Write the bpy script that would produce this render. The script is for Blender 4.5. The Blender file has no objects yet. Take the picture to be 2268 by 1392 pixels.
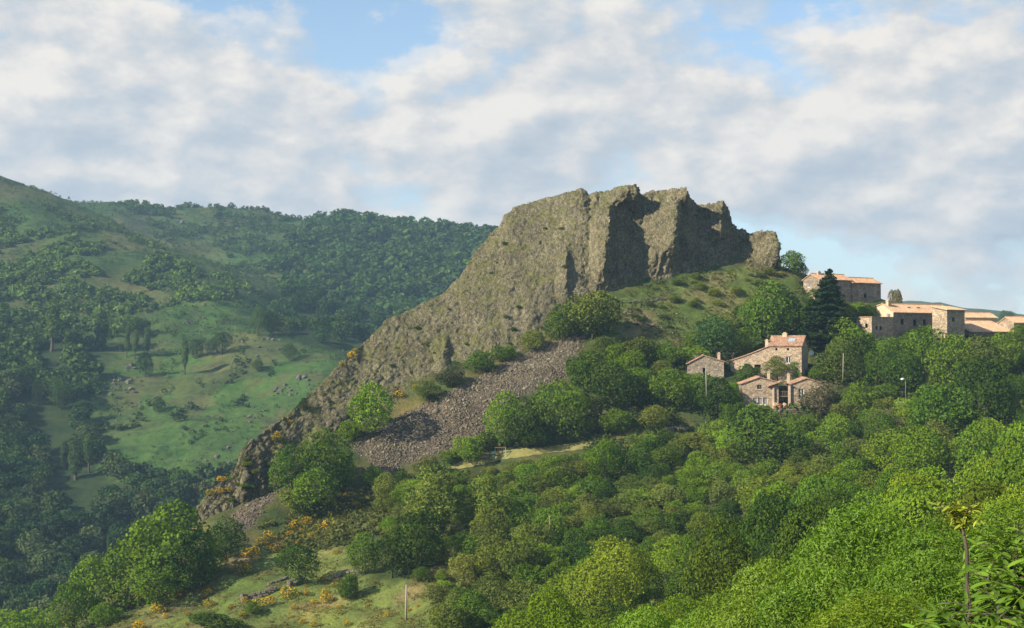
import bpy, bmesh, math, random
import numpy as np
from mathutils import Vector, Matrix
from mathutils.bvhtree import BVHTree

# ------------------------------------------------------------------ camera, sky, sun, exposure
SC = bpy.context.scene
COL = SC.collection
F = 3150.0                       # focal length in photo pixels (photo is 2268 wide)
PITCH = math.atan2(84.0, F)
camd = bpy.data.cameras.new("camera"); camd.sensor_width = 36.0; camd.lens = 36.0 * F / 2268.0
camd.clip_start = 0.5; camd.clip_end = 9000.0
cam = bpy.data.objects.new("camera", camd); COL.objects.link(cam)
cam.location = (0, 0, 0); cam.rotation_euler = (math.radians(90) + PITCH, 0, 0)
SC.camera = cam

SUN_EL = math.radians(30.0)
SUN_AZ = math.atan2(-0.875, -0.48)          # direction towards the sun, from +Y clockwise
S = Vector((math.sin(SUN_AZ) * math.cos(SUN_EL), math.cos(SUN_AZ) * math.cos(SUN_EL), math.sin(SUN_EL)))
sund = bpy.data.lights.new("sun", 'SUN'); sund.energy = 5.0; sund.angle = math.radians(0.55); sund.color = (1.0, 0.88, 0.70)
sun = bpy.data.objects.new("sun", sund); COL.objects.link(sun)
sun.rotation_euler = S.to_track_quat('Z', 'Y').to_euler(); sun.location = (-200, -100, 200)

SC.view_settings.view_transform = 'Standard'; SC.view_settings.look = 'None'
SC.view_settings.exposure = 0.85; SC.view_settings.gamma = 1.0; SC.view_settings.use_curve_mapping = False
SC.cycles.max_bounces = 6; SC.cycles.diffuse_bounces = 3; SC.cycles.glossy_bounces = 2
SC.cycles.transmission_bounces = 4; SC.cycles.transparent_max_bounces = 4; SC.cycles.volume_bounces = 0
SC.cycles.use_denoising = True
SC.cycles.sample_clamp_indirect = 4.0

def nd(nt, typ, loc=None, **kw):
    n = nt.nodes.new(typ)
    for k, v in kw.items():
        if k.startswith('i_'):
            key = k[2:]
            key = int(key) if key.isdigit() else key.replace('_', ' ')
            n.inputs[key].default_value = v
        else:
            setattr(n, k, v)
    return n

def ramp(nt, stops, interp='LINEAR'):
    r = nt.nodes.new('ShaderNodeValToRGB'); r.color_ramp.interpolation = interp
    el = r.color_ramp.elements
    while len(el) < len(stops): el.new(0.5)
    for e, (p, c) in zip(el, stops):
        e.position = p; e.color = (c[0], c[1], c[2], 1) if len(c) == 3 else c
    return r

def mixc(nt, a, b, fac, mode='MIX'):
    m = nt.nodes.new('ShaderNodeMix'); m.data_type = 'RGBA'; m.blend_type = mode
    for sock, v in ((m.inputs[0], fac), (m.inputs[6], a), (m.inputs[7], b)):
        if hasattr(v, 'is_output'): nt.links.new(v, sock)
        elif isinstance(v, (int, float)): sock.default_value = v
        else: sock.default_value = (v[0], v[1], v[2], 1)
    return m.outputs[2]

def mth(nt, op, a, b=None, c=None, clamp=False):
    m = nt.nodes.new('ShaderNodeMath'); m.operation = op; m.use_clamp = clamp
    for i, v in enumerate((a, b, c)):
        if v is None: continue
        if hasattr(v, 'is_output'): nt.links.new(v, m.inputs[i])
        else: m.inputs[i].default_value = v
    return m.outputs[0]

W = bpy.data.worlds.new("World"); SC.world = W; W.use_nodes = True
def build_world():
    nt = W.node_tree; nt.nodes.clear(); L = nt.links.new
    out = nd(nt, 'ShaderNodeOutputWorld'); bg = nd(nt, 'ShaderNodeBackground'); L(bg.outputs[0], out.inputs[0])
    sky = nd(nt, 'ShaderNodeTexSky'); sky.sky_type = 'NISHITA'; sky.sun_disc = False
    sky.sun_elevation = SUN_EL; sky.sun_rotation = SUN_AZ; sky.altitude = 600; sky.air_density = 1.0; sky.dust_density = 0.6; sky.ozone_density = 1.6
    tc = nd(nt, 'ShaderNodeTexCoord')
    mp = nd(nt, 'ShaderNodeMapping'); L(tc.outputs['Generated'], mp.inputs[0])
    mp.inputs['Scale'].default_value = (1, 1, 1.75); mp.inputs['Location'].default_value = CLOUD_OFF
    sep = nd(nt, 'ShaderNodeSeparateXYZ'); L(tc.outputs['Generated'], sep.inputs[0])
    def cloud(off):
        v = nd(nt, 'ShaderNodeVectorMath', operation='ADD'); L(mp.outputs[0], v.inputs[0]); v.inputs[1].default_value = off
        big = nd(nt, 'ShaderNodeTexNoise', i_Scale=3.3, i_Detail=3.0, i_Roughness=0.5, i_Distortion=0.1); L(v.outputs[0], big.inputs['Vector'])
        n = nd(nt, 'ShaderNodeTexNoise', i_Scale=8.6, i_Detail=11.0, i_Roughness=0.57, i_Distortion=0.0); L(v.outputs[0], n.inputs['Vector'])
        return mth(nt, 'ADD', mth(nt, 'MULTIPLY', n.outputs['Fac'], 0.55), mth(nt, 'MULTIPLY', big.outputs['Fac'], 0.45))
    d0 = cloud((0, 0, 0)); d1 = cloud((-0.016, 0.0, 0.020))
    # cover: fullest in the middle band, thinner towards the zenith and towards the hazy horizon
    hz = mth(nt, 'SUBTRACT', sep.outputs[2], 0.158)
    cov = mth(nt, 'ADD', mth(nt, 'SUBTRACT', 0.086, mth(nt, 'MULTIPLY', mth(nt, 'ABSOLUTE', hz), 0.72)), mth(nt, 'MULTIPLY', hz, 0.23))
    d = mth(nt, 'ADD', d0, cov)
    mask = ramp(nt, [(0.468, (0, 0, 0)), (0.505, (.6, .6, .6)), (0.545, (1, 1, 1))], 'EASE'); L(d, mask.inputs[0])
    diff = mth(nt, 'ADD', mth(nt, 'MULTIPLY', mth(nt, 'SUBTRACT', d0, d1), 6.6), 0.5, clamp=True)
    thick = ramp(nt, [(0.47, (.62, .62, .62)), (0.62, (0, 0, 0))]); L(d0, thick.inputs[0])
    lit = mth(nt, 'ADD', diff, mth(nt, 'MULTIPLY', thick.outputs[0], 0.22), clamp=True)
    ccol = ramp(nt, [(0.06, (0.50, 0.565, 0.645)), (0.44, (0.61, 0.655, 0.705)), (0.66, (0.74, 0.735, 0.735)), (0.98, (0.92, 0.875, 0.82))]); L(lit, ccol.inputs[0])
    skys = mixc(nt, sky.outputs[0], (SKY_GAIN * 1.0, SKY_GAIN * 1.06, SKY_GAIN * 1.06), 1.0, 'MULTIPLY')
    # thin veil that whitens the lowest degrees of sky
    veil = ramp(nt, [(0.0, (.75, .75, .75)), (0.10, (.38, .38, .38)), (0.30, (.10, .10, .10))]); L(sep.outputs[2], veil.inputs[0])
    skyv = mixc(nt, skys, (0.61, 0.69, 0.78), veil.outputs[0])
    fin = mixc(nt, skyv, ccol.outputs[0], mask.outputs[0])
    # colours above are as seen; background strength stays in the daylight range
    sc = mixc(nt, fin, (5.6, 5.6, 5.6), 1.0, 'MULTIPLY')
    L(sc, bg.inputs[0]); bg.inputs[1].default_value = 0.1
CLOUD_OFF = (0.4331042079065206, 15.717878173906186, 15.851723557337522 - 0.03); SKY_GAIN = 0.175
build_world()

# ------------------------------------------------------------------ helpers
CT, ST = math.cos(PITCH), math.sin(PITCH)
def P(px, py, Y):
    """world point at forward distance Y on the sight line of a photo pixel (survey helper)"""
    u = (px - 1134.0) / F; v = (696.0 - py) / F
    dx, dy, dz = u, CT - v * ST, ST + v * CT
    k = Y / dy
    return np.array([dx * k, Y, dz * k])
def ray(px, py):
    u = (px - 1134.0) / F; v = (696.0 - py) / F
    return Vector((u, CT - v * ST, ST + v * CT)).normalized()
def proj(p):
    p = np.atleast_2d(p)
    fw = p[:, 1] * CT + p[:, 2] * ST; up = -p[:, 1] * ST + p[:, 2] * CT
    fw = np.where(fw < 0.1, 0.1, fw)
    return 1134 + F * p[:, 0] / fw, 696 - F * up / fw
def inpoly(x, y, poly):
    x = np.asarray(x); y = np.asarray(y); r = np.zeros(x.shape, bool); n = len(poly)
    for i in range(n):
        x1, y1 = poly[i]; x2, y2 = poly[(i + 1) % n]
        c = ((y1 > y) != (y2 > y)) & (x < (x2 - x1) * (y - y1) / ((y2 - y1) or 1e-9) + x1)
        r ^= c
    return r
def sstep(a, b, x):
    t = np.clip((x - a) / (b - a), 0, 1); return t * t * (3 - 2 * t)

_rs = np.random.RandomState(7)
_perm = _rs.permutation(256); _perm = np.concatenate([_perm, _perm, _perm])
_grad = _rs.randn(256, 3); _grad /= np.linalg.norm(_grad, axis=1)[:, None]
def perlin(p):
    p = np.asarray(p, float); i = np.floor(p).astype(int); f = p - i; i &= 255
    u = f * f * f * (f * (f * 6 - 15) + 10); r = 0
    for dx in (0, 1):
        for dy in (0, 1):
            for dz in (0, 1):
                h = _perm[_perm[_perm[i[:, 0] + dx] + i[:, 1] + dy] + i[:, 2] + dz]
                g = _grad[h]
                w = (u[:, 0] if dx else 1 - u[:, 0]) * (u[:, 1] if dy else 1 - u[:, 1]) * (u[:, 2] if dz else 1 - u[:, 2])
                r = r + w * (g[:, 0] * (f[:, 0] - dx) + g[:, 1] * (f[:, 1] - dy) + g[:, 2] * (f[:, 2] - dz))
    return r * 1.6
def fbm(p, oct=4, gain=0.5):
    r = 0; a = 1.0; p = np.asarray(p, float)
    for k in range(oct):
        r = r + a * perlin(p + 17.3 * k); p = p * 2.03; a *= gain
    return r
def ridged(p, oct=4, gain=0.5):
    r = 0; a = 1.0; p = np.asarray(p, float)
    for k in range(oct):
        r = r + a * (1 - 2 * np.abs(perlin(p + 31.7 * k))); p = p * 2.07; a *= gain
    return r

def worley(p, seed=0):
    """nearest jittered cell: distance gap to the second nearest, a random value and the offset to the cell point"""
    p = np.asarray(p, float); i = np.floor(p).astype(int); b1 = np.full(len(p), 9.0); b2 = np.full(len(p), 9.0); rv = np.zeros(len(p)); off = np.zeros_like(p)
    tab = np.random.RandomState(100 + seed).rand(256, 4)
    for a in (-1, 0, 1):
        for b in (-1, 0, 1):
            for c in (-1, 0, 1):
                q = i + (a, b, c); h = _perm[_perm[_perm[q[:, 0] & 255] + (q[:, 1] & 255)] + (q[:, 2] & 255)]
                r = tab[h]; d = p - (q + r[:, :3]); l = np.sqrt((d * d).sum(1)); nw = l < b1
                b2 = np.where(nw, b1, np.minimum(b2, l)); b1 = np.where(nw, l, b1); rv = np.where(nw, r[:, 3], rv); off = np.where(nw[:, None], d, off)
    return b2 - b1, rv, off

def mesh_np(name, V, Fc, mats=(), midx=None, smooth=False, col=None):
    """mesh from numpy: V (n,3), Fc (m,3|4)"""
    me = bpy.data.meshes.new(name); V = np.asarray(V, np.float32); Fc = np.asarray(Fc, np.int32)
    k = Fc.shape[1]
    me.vertices.add(len(V)); me.vertices.foreach_set('co', V.ravel())
    me.loops.add(Fc.size); me.loops.foreach_set('vertex_index', Fc.ravel())
    me.polygons.add(len(Fc)); me.polygons.foreach_set('loop_start', np.arange(0, Fc.size, k, dtype=np.int32))
    if midx is not None: me.polygons.foreach_set('material_index', np.asarray(midx, np.int32))
    if smooth: me.polygons.foreach_set('use_smooth', np.ones(len(Fc), bool))
    for m in mats: me.materials.append(m)
    me.update(calc_edges=True)
    if col is not None:
        a = me.color_attributes.new('Col', 'FLOAT_COLOR', 'POINT')
        c4 = np.ones((len(V), 4), np.float32); c4[:, :3] = col; a.data.foreach_set('color', c4.ravel())
    return me
def link(name, data, parent=None, loc=None):
    o = bpy.data.objects.new(name, data); COL.objects.link(o)
    if parent is not None: o.parent = parent
    if loc is not None: o.location = loc
    return o
def tag(o, label=None, cat=None, group=None, kind=None):
    if label: o['label'] = label
    if cat: o['category'] = cat
    if group: o['group'] = group
    if kind: o['kind'] = kind
    return o
def empty(name, loc, rz=0.0):
    o = bpy.data.objects.new(name, None); COL.objects.link(o); o.location = loc; o.rotation_euler = (0, 0, rz); o.empty_display_size = 0.5
    return o

class MB:
    """small mesh builder for boxes, prisms and tubes"""
    def __init__(s): s.v = []; s.f = []; s.m = []
    def add(s, vs, fs, mi=0):
        b = len(s.v); s.v += [tuple(v) for v in vs]; s.f += [tuple(i + b for i in f) for f in fs]; s.m += [mi] * len(fs)
    def box(s, c, d, mi=0, rz=0.0):
        x, y, z = d[0] / 2, d[1] / 2, d[2] / 2; cr, sr = math.cos(rz), math.sin(rz)
        vs = []
        for sx, sy, sz in ((-1, -1, -1), (1, -1, -1), (1, 1, -1), (-1, 1, -1), (-1, -1, 1), (1, -1, 1), (1, 1, 1), (-1, 1, 1)):
            X, Y_, Z = sx * x, sy * y, sz * z
            vs.append((c[0] + X * cr - Y_ * sr, c[1] + X * sr + Y_ * cr, c[2] + Z))
        s.add(vs, [(0, 3, 2, 1), (4, 5, 6, 7), (0, 1, 5, 4), (1, 2, 6, 5), (2, 3, 7, 6), (3, 0, 4, 7)], mi)
    def tube(s, pts, rad, n=6, mi=0):
        rings = []; b0 = len(s.v)
        for i, p in enumerate(pts):
            p = Vector(p); a = Vector(pts[max(i - 1, 0)]); c = Vector(pts[min(i + 1, len(pts) - 1)])
            t = (c - a).normalized(); q = t.orthogonal().normalized(); r = t.cross(q)
            R = rad[i] if isinstance(rad, (list, tuple)) else rad
            for k in range(n):
                th = 2 * math.pi * k / n
                s.v.append(tuple(p + R * (math.cos(th) * q + math.sin(th) * r)))
        for i in range(len(pts) - 1):
            for k in range(n):
                a = b0 + i * n + k; b = b0 + i * n + (k + 1) % n
                s.f.append((a, b, b + n, a + n)); s.m.append(mi)
        s.f.append(tuple(b0 + k for k in range(n))[::-1]); s.m.append(mi)
        e = b0 + (len(pts) - 1) * n
        s.f.append(tuple(e + k for k in range(n))); s.m.append(mi)
    def mesh(s, name, mats, smooth=False):
        me = bpy.data.meshes.new(name); me.from_pydata(s.v, [], s.f)
        for m in mats: me.materials.append(m)
        me.polygons.foreach_set('material_index', np.array(s.m, np.int32))
        if smooth: me.polygons.foreach_set('use_smooth', np.ones(len(s.f), bool))
        me.update(); return me
    def build(s, name, mat, parent=None, smooth=False):
        return link(name, s.mesh(name, [mat] if not isinstance(mat, (list, tuple)) else mat, smooth), parent)

# ------------------------------------------------------------------ materials
def new_mat(name):
    m = bpy.data.materials.new(name); m.use_nodes = True; nt = m.node_tree; nt.nodes.clear()
    out = nd(nt, 'ShaderNodeOutputMaterial'); return m, nt, out
def bsdf(nt, out, rough=0.9, spec=0.2):
    b = nd(nt, 'ShaderNodeBsdfPrincipled'); b.inputs['Roughness'].default_value = rough; b.inputs['Specular IOR Level'].default_value = spec
    nt.links.new(b.outputs[0], out.inputs[0]); return b
def noise(nt, scale, detail=4, rough=0.55, vec=None, dist=0.0):
    n = nd(nt, 'ShaderNodeTexNoise', i_Scale=scale, i_Detail=detail, i_Roughness=rough, i_Distortion=dist)
    if vec is not None: nt.links.new(vec, n.inputs['Vector'])
    return n.outputs['Fac']
def coords(nt, kind='Object'):
    return nd(nt, 'ShaderNodeTexCoord').outputs[kind]
def plain(name, colr, rough=0.7, spec=0.3, var=0.25, scale=3.0, metal=0.0):
    m, nt, out = new_mat(name); b = bsdf(nt, out, rough, spec); b.inputs['Metallic'].default_value = metal
    n = noise(nt, scale, 5, 0.6, coords(nt))
    r = ramp(nt, [(0.25, [c * (1 - var) for c in colr]), (0.75, [min(1, c * (1 + var)) for c in colr])]); nt.links.new(n, r.inputs[0])
    nt.links.new(r.outputs[0], b.inputs['Base Color']); return m

def mat_ground():
    m, nt, out = new_mat('ground'); b = bsdf(nt, out, 0.95, 0.1); v = coords(nt)
    vc = nd(nt, 'ShaderNodeVertexColor', layer_name='Col')
    n1 = noise(nt, 0.35, 6, 0.62, v); r1 = ramp(nt, [(0.3, (.62, .62, .60)), (0.5, (1, 1, 1)), (0.72, (1.32, 1.25, 1.1))]); nt.links.new(n1, r1.inputs[0])
    c = mixc(nt, vc.outputs[0], r1.outputs[0], 1.0, 'MULTIPLY')
    n0 = noise(nt, 0.06, 5, 0.65, v); r0 = ramp(nt, [(0.36, (.60, .66, .60)), (0.5, (1, 1, 1)), (0.66, (1.35, 1.18, 1.05))]); nt.links.new(n0, r0.inputs[0]); c = mixc(nt, c, r0.outputs[0], 0.9, 'MULTIPLY')
    n2 = noise(nt, 2.2, 5, 0.7, v); r2 = ramp(nt, [(0.35, (.66, .66, .64)), (0.65, (1.3, 1.28, 1.2))]); nt.links.new(n2, r2.inputs[0])
    c = mixc(nt, c, r2.outputs[0], 0.8, 'MULTIPLY')
    nt.links.new(c, b.inputs['Base Color'])
    bp = nd(nt, 'ShaderNodeBump', i_Strength=0.8, i_Distance=0.35); nt.links.new(n2, bp.inputs['Height']); nt.links.new(bp.outputs[0], b.inputs['Normal'])
    return m
def mat_rock(name='crag_rock', dark=(0.074, 0.070, 0.047), mid=(0.198, 0.178, 0.112), light=(0.305, 0.276, 0.176), grass=True, gs=1.0):
    m, nt, out = new_mat(name); b = bsdf(nt, out, 0.95, 0.12); v = coords(nt)
    mp = nd(nt, 'ShaderNodeMapping'); nt.links.new(v, mp.inputs[0]); mp.inputs['Scale'].default_value = (1, 1, 0.45)
    n1 = noise(nt, 0.16 * gs, 6, 0.6, v); n2 = noise(nt, 1.5 * gs, 7, 0.72, mp.outputs[0], 0.0)
    s = mth(nt, 'ADD', mth(nt, 'MULTIPLY', n1, 0.4), mth(nt, 'MULTIPLY', n2, 0.6))
    r = ramp(nt, [(0.34, dark), (0.5, mid), (0.66, light)]); nt.links.new(s, r.inputs[0]); c = r.outputs[0]
    n3 = noise(nt, 4.2 * gs, 4, 0.75, mp.outputs[0]); r3 = ramp(nt, [(0.38, (.38, .38, .38)), (0.5, (1, 1, 1)), (0.64, (1.6, 1.57, 1.48))]); nt.links.new(n3, r3.inputs[0])
    c = mixc(nt, c, r3.outputs[0], 0.85, 'MULTIPLY')
    vo = nd(nt, 'ShaderNodeTexVoronoi', feature='DISTANCE_TO_EDGE', i_Scale=0.95 * gs, i_Randomness=1.0); nt.links.new(mp.outputs[0], vo.inputs['Vector'])
    cr = ramp(nt, [(0.0, (.25, .25, .25)), (0.06, (1, 1, 1))]); nt.links.new(vo.outputs[0], cr.inputs[0])
    c = mixc(nt, c, cr.outputs[0], 0.55, 'MULTIPLY')
    # ochre lichen patches
    nl = noise(nt, 0.55 * gs, 5, 0.7, v); rl = ramp(nt, [(0.56, (0, 0, 0)), (0.68, (.75, .75, .75))]); nt.links.new(nl, rl.inputs[0])
    c = mixc(nt, c, mixc(nt, (0.22, 0.185, 0.070), r3.outputs[0], 1.0, 'MULTIPLY'), rl.outputs[0])
    if grass:
        g = nd(nt, 'ShaderNodeNewGeometry'); sp = nd(nt, 'ShaderNodeSeparateXYZ'); nt.links.new(g.outputs['Normal'], sp.inputs[0])
        ng = noise(nt, 0.25, 6, 0.65, v)
        gz = mth(nt, 'ADD', sp.outputs[2], mth(nt, 'MULTIPLY', mth(nt, 'SUBTRACT', ng, 0.5), 2.4))
        rg = ramp(nt, [(0.60, (0, 0, 0)), (0.95, (.80, .80, .80))]); nt.links.new(gz, rg.inputs[0])
        gc = ramp(nt, [(0.35, (0.092, 0.108, 0.034)), (0.65, (0.215, 0.205, 0.075))]); nt.links.new(n2, gc.inputs[0])
        c = mixc(nt, c, gc.outputs[0], rg.outputs[0])
    nt.links.new(c, b.inputs['Base Color'])
    h = mth(nt, 'ADD', mth(nt, 'ADD', n2, mth(nt, 'MULTIPLY', n3, 0.35)), mth(nt, 'MULTIPLY', cr.outputs[0], 0.12))
    bp = nd(nt, 'ShaderNodeBump', i_Strength=1.0, i_Distance=0.7 / gs); nt.links.new(h, bp.inputs['Height']); nt.links.new(bp.outputs[0], b.inputs['Normal'])
    return m
def mat_scree():
    m, nt, out = new_mat('scree_stone'); b = bsdf(nt, out, 0.95, 0.1)
    g = nd(nt, 'ShaderNodeNewGeometry')
    r = ramp(nt, [(0.0, (0.062, 0.053, 0.037)), (0.5, (0.132, 0.114, 0.078)), (0.85, (0.186, 0.162, 0.112)), (1.0, (0.27, 0.238, 0.17))]); nt.links.new(g.outputs['Random Per Island'], r.inputs[0])
    nt.links.new(r.outputs[0], b.inputs['Base Color']); return m
def mat_leaf(name, gain=1.0, var=0.24, trans=0.24, yellow=0.25, gloss=0.0):
    m, nt, out = new_mat(name)
    oi = nd(nt, 'ShaderNodeObjectInfo'); g = nd(nt, 'ShaderNodeNewGeometry')
    r = ramp(nt, [(0.0, (1 - var, 1 - var, 1 - var)), (0.6, (1, 1, 1)), (1.0, (1 + var * (1 + yellow), 1 + var, 1 + var * 0.3))]); nt.links.new(g.outputs['Random Per Island'], r.inputs[0])
    c = mixc(nt, oi.outputs['Color'], r.outputs[0], 1.0, 'MULTIPLY')
    rr = ramp(nt, [(0, (.86, .86, .9)), (1, (1.14 , 1.1, 1.0))]); nt.links.new(oi.outputs['Random'], rr.inputs[0])
    c = mixc(nt, c, rr.outputs[0], 1.0, 'MULTIPLY')
    wn = noise(nt, 0.085, 2, 0.5, g.outputs['Position']); rw = ramp(nt, [(0.34, (.72, .78, .80)), (0.5, (1, 1, 1)), (0.66, (1.30, 1.22, 1.05))]); nt.links.new(wn, rw.inputs[0]); c = mixc(nt, c, rw.outputs[0], 1.0, 'MULTIPLY')
    if gain != 1.0: c = mixc(nt, c, (gain, gain, gain), 1.0, 'MULTIPLY')
    d = nd(nt, 'ShaderNodeBsdfDiffuse'); t = nd(nt, 'ShaderNodeBsdfTranslucent'); nt.links.new(c, d.inputs[0])
    tcol = mixc(nt, c, (1.25, 1.15, 0.55), 1.0, 'MULTIPLY'); nt.links.new(tcol, t.inputs[0])
    mx = nd(nt, 'ShaderNodeMixShader'); mx.inputs[0].default_value = trans; nt.links.new(d.outputs[0], mx.inputs[1]); nt.links.new(t.outputs[0], mx.inputs[2])
    last = mx.outputs[0]
    if gloss:
        gl = nd(nt, 'ShaderNodeBsdfGlossy'); gl.inputs['Roughness'].default_value = 0.55; gl.inputs[0].default_value = (1, 1, 1, 1)
        m2 = nd(nt, 'ShaderNodeMixShader'); m2.inputs[0].default_value = gloss; nt.links.new(last, m2.inputs[1]); nt.links.new(gl.outputs[0], m2.inputs[2]); last = m2.outputs[0]
    nt.links.new(last, out.inputs[0]); return m
def mat_stone_wall(name, cols, scale=2.6):
    m, nt, out = new_mat(name); b = bsdf(nt, out, 0.92, 0.15); v = coords(nt)
    mp = nd(nt, 'ShaderNodeMapping'); nt.links.new(v, mp.inputs[0]); mp.inputs['Scale'].default_value = (1, 1, 1.5)
    vo = nd(nt, 'ShaderNodeTexVoronoi', feature='F1', i_Scale=scale); nt.links.new(mp.outputs[0], vo.inputs['Vector'])
    ve = nd(nt, 'ShaderNodeTexVoronoi', feature='DISTANCE_TO_EDGE', i_Scale=scale); nt.links.new(mp.outputs[0], ve.inputs['Vector'])
    sp = nd(nt, 'ShaderNodeSeparateColor'); nt.links.new(vo.outputs['Color'], sp.inputs[0])
    r = ramp(nt, [(0.0, cols[0]), (0.5, cols[1]), (1.0, cols[2])]); nt.links.new(sp.outputs[0], r.inputs[0])
    e = ramp(nt, [(0.0, (0, 0, 0)), (0.08, (1, 1, 1))]); nt.links.new(ve.outputs[0], e.inputs[0])
    c = mixc(nt, [x * 0.72 for x in cols[1]], r.outputs[0], e.outputs[0])
    n = noise(nt, 0.5, 6, 0.65, v); rn = ramp(nt, [(0.3, (.7, .7, .7)), (0.7, (1.2, 1.2, 1.2))]); nt.links.new(n, rn.inputs[0])
    c = mixc(nt, c, rn.outputs[0], 1.0, 'MULTIPLY'); nt.links.new(c, b.inputs['Base Color'])
    bp = nd(nt, 'ShaderNodeBump', i_Strength=0.8, i_Distance=0.08); nt.links.new(e.outputs[0], bp.inputs['Height']); nt.links.new(bp.outputs[0], b.inputs['Normal'])
    return m
def mat_tiles(name, cols):
    m, nt, out = new_mat(name); b = bsdf(nt, out, 0.88, 0.15); v = coords(nt)
    vo = nd(nt, 'ShaderNodeTexVoronoi', feature='F1', i_Scale=3.2); nt.links.new(v, vo.inputs['Vector'])
    sp = nd(nt, 'ShaderNodeSeparateColor'); nt.links.new(vo.outputs['Color'], sp.inputs[0])
    n = noise(nt, 0.6, 6, 0.7, v)
    s = mth(nt, 'ADD', mth(nt, 'MULTIPLY', sp.outputs[0], 0.45), mth(nt, 'MULTIPLY', n, 0.6))
    r = ramp(nt, [(0.2, cols[0]), (0.52, cols[1]), (0.85, cols[2])]); nt.links.new(s, r.inputs[0]); nt.links.new(r.outputs[0], b.inputs['Base Color'])
    return m

M = {}
M['ground'] = mat_ground()
M['rock'] = mat_rock()
M['boulder'] = mat_rock('boulder_rock', (0.11, 0.100, 0.085), (0.22, 0.200, 0.168), (0.34, 0.305, 0.255), grass=False, gs=1.6)
M['outcrop'] = mat_rock('outcrop_rock', (0.085, 0.080, 0.07), (0.15, 0.138, 0.118), (0.23, 0.21, 0.178), grass=False, gs=1.6)
M['scree'] = mat_scree()
M['leaf'] = mat_leaf('leaf')
M['leaf_near'] = mat_leaf('leaf_near', var=0.30, trans=0.30, gloss=0.012)
M['flower'] = mat_leaf('broom_flower', var=0.25, trans=0.3, yellow=0.0)
M['bark'] = plain('bark', (0.085, 0.070, 0.050), 0.95, 0.1, 0.45, 4.0)
M['bark_grey'] = plain('bark_grey', (0.20, 0.18, 0.15), 0.95, 0.1, 0.35, 4.0)
M['wall_tan'] = mat_stone_wall('wall_tan', [(0.27, 0.205, 0.140), (0.43, 0.340, 0.240), (0.56, 0.455, 0.33)])
M['wall_grey'] = mat_stone_wall('wall_grey', [(0.23, 0.190, 0.14), (0.36, 0.300, 0.225), (0.48, 0.405, 0.31)])
M['wall_dark'] = mat_stone_wall('wall_dark', [(0.20, 0.160, 0.12), (0.32, 0.260, 0.195), (0.43, 0.355, 0.27)])
M['render_cream'] = plain('render_cream', (0.52, 0.42, 0.29), 0.9, 0.15, 0.15, 1.5)
M['quoin'] = plain('quoin', (0.50, 0.40, 0.28), 0.9, 0.15, 0.2, 2.0)
M['tile_red'] = mat_tiles('tile_red', [(0.19, 0.105, 0.070), (0.34, 0.195, 0.125), (0.46, 0.32, 0.225)])
M['tile_orange'] = mat_tiles('tile_orange', [(0.30, 0.165, 0.095), (0.48, 0.285, 0.165), (0.58, 0.40, 0.26)])
M['tile_pale'] = mat_tiles('tile_pale', [(0.35, 0.21, 0.125), (0.53, 0.345, 0.205), (0.62, 0.45, 0.295)])
M['glass'] = plain('window_glass', (0.035, 0.045, 0.055), 0.12, 0.5, 0.2)
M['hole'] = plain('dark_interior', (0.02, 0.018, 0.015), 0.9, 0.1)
M['white'] = plain('white_paint', (0.74, 0.74, 0.72), 0.6, 0.3, 0.08)
M['wood'] = plain('weathered_wood', (0.20, 0.15, 0.10), 0.85, 0.15, 0.35, 5.0)
M['pole'] = plain('grey_pole', (0.30, 0.27, 0.22), 0.85, 0.2, 0.25, 3.0)
M['metal'] = plain('galvanised_metal', (0.42, 0.43, 0.43), 0.45, 0.4, 0.15, 3.0, 0.6)
M['turquoise'] = plain('turquoise_paint', (0.10, 0.36, 0.33), 0.5, 0.4, 0.1)
M['red_paint'] = plain('red_paint', (0.45, 0.09, 0.05), 0.5, 0.4, 0.15)
M['terracotta'] = plain('terracotta', (0.48, 0.20, 0.10), 0.85, 0.2, 0.2)
M['skyglass'] = plain('skylight_glass', (0.30, 0.42, 0.48), 0.15, 0.5, 0.1)
# ------------------------------------------------------------------ terrain
CP = []   # surveyed control points
def cp(*rows):
    for r in rows: CP.append(P(*r))
def cw(*rows):
    for r in rows: CP.append(np.array(r, float))
# foot of the crag
FOOT = [(430,1165,242),(470,1150,244),(540,1120,248),(640,1050,256),(720,990,264),(800,962,270),(880,920,276),(1000,850,284),(1120,790,291),(1210,750,296),(1260,690,301),(1340,652,306),(1450,618,312),(1550,600,316),(1640,592,318),(1720,597,319),(1735,600,319)]
cp(*FOOT[::2]); cp((1780,615,319),(1210,750,296))
# buried under the crag
cp((640,1010,268),(800,850,285),(1000,730,300),(1200,630,314),(1400,560,327),(1550,562,328),(1700,590,328))
# behind it
cw((-60,335,-30),(-20,375,-22),(30,385,-6),(80,385,0),(160,390,2),(-90,285,-52),(-105,240,-62),(-85,215,-50))
# slope under the cliffs, village
cp((1420,720,300),(1500,760,297),(1380,760,294),(1320,800,287),(1500,830,284),(1560,838,284),(1700,835,284),(1790,832,284),(1600,750,300),(1700,700,306),(1800,690,309),(1850,730,304),(1900,672,312),(1950,672,312),(1900,715,304),(1960,720,304),(1840,690,309),
   (1905,775,296),(1990,770,296),(2100,752,298),(2200,758,298),(2268,755,300),(2400,755,304),(2050,705,328),(2150,722,330),(2268,730,335),(1900,650,332),(2000,850,278),(2100,850,276),(2268,830,276),(2450,830,280),
   (1740,907,271),(1850,905,271),(2005,892,268),(1640,902,272))
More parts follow.
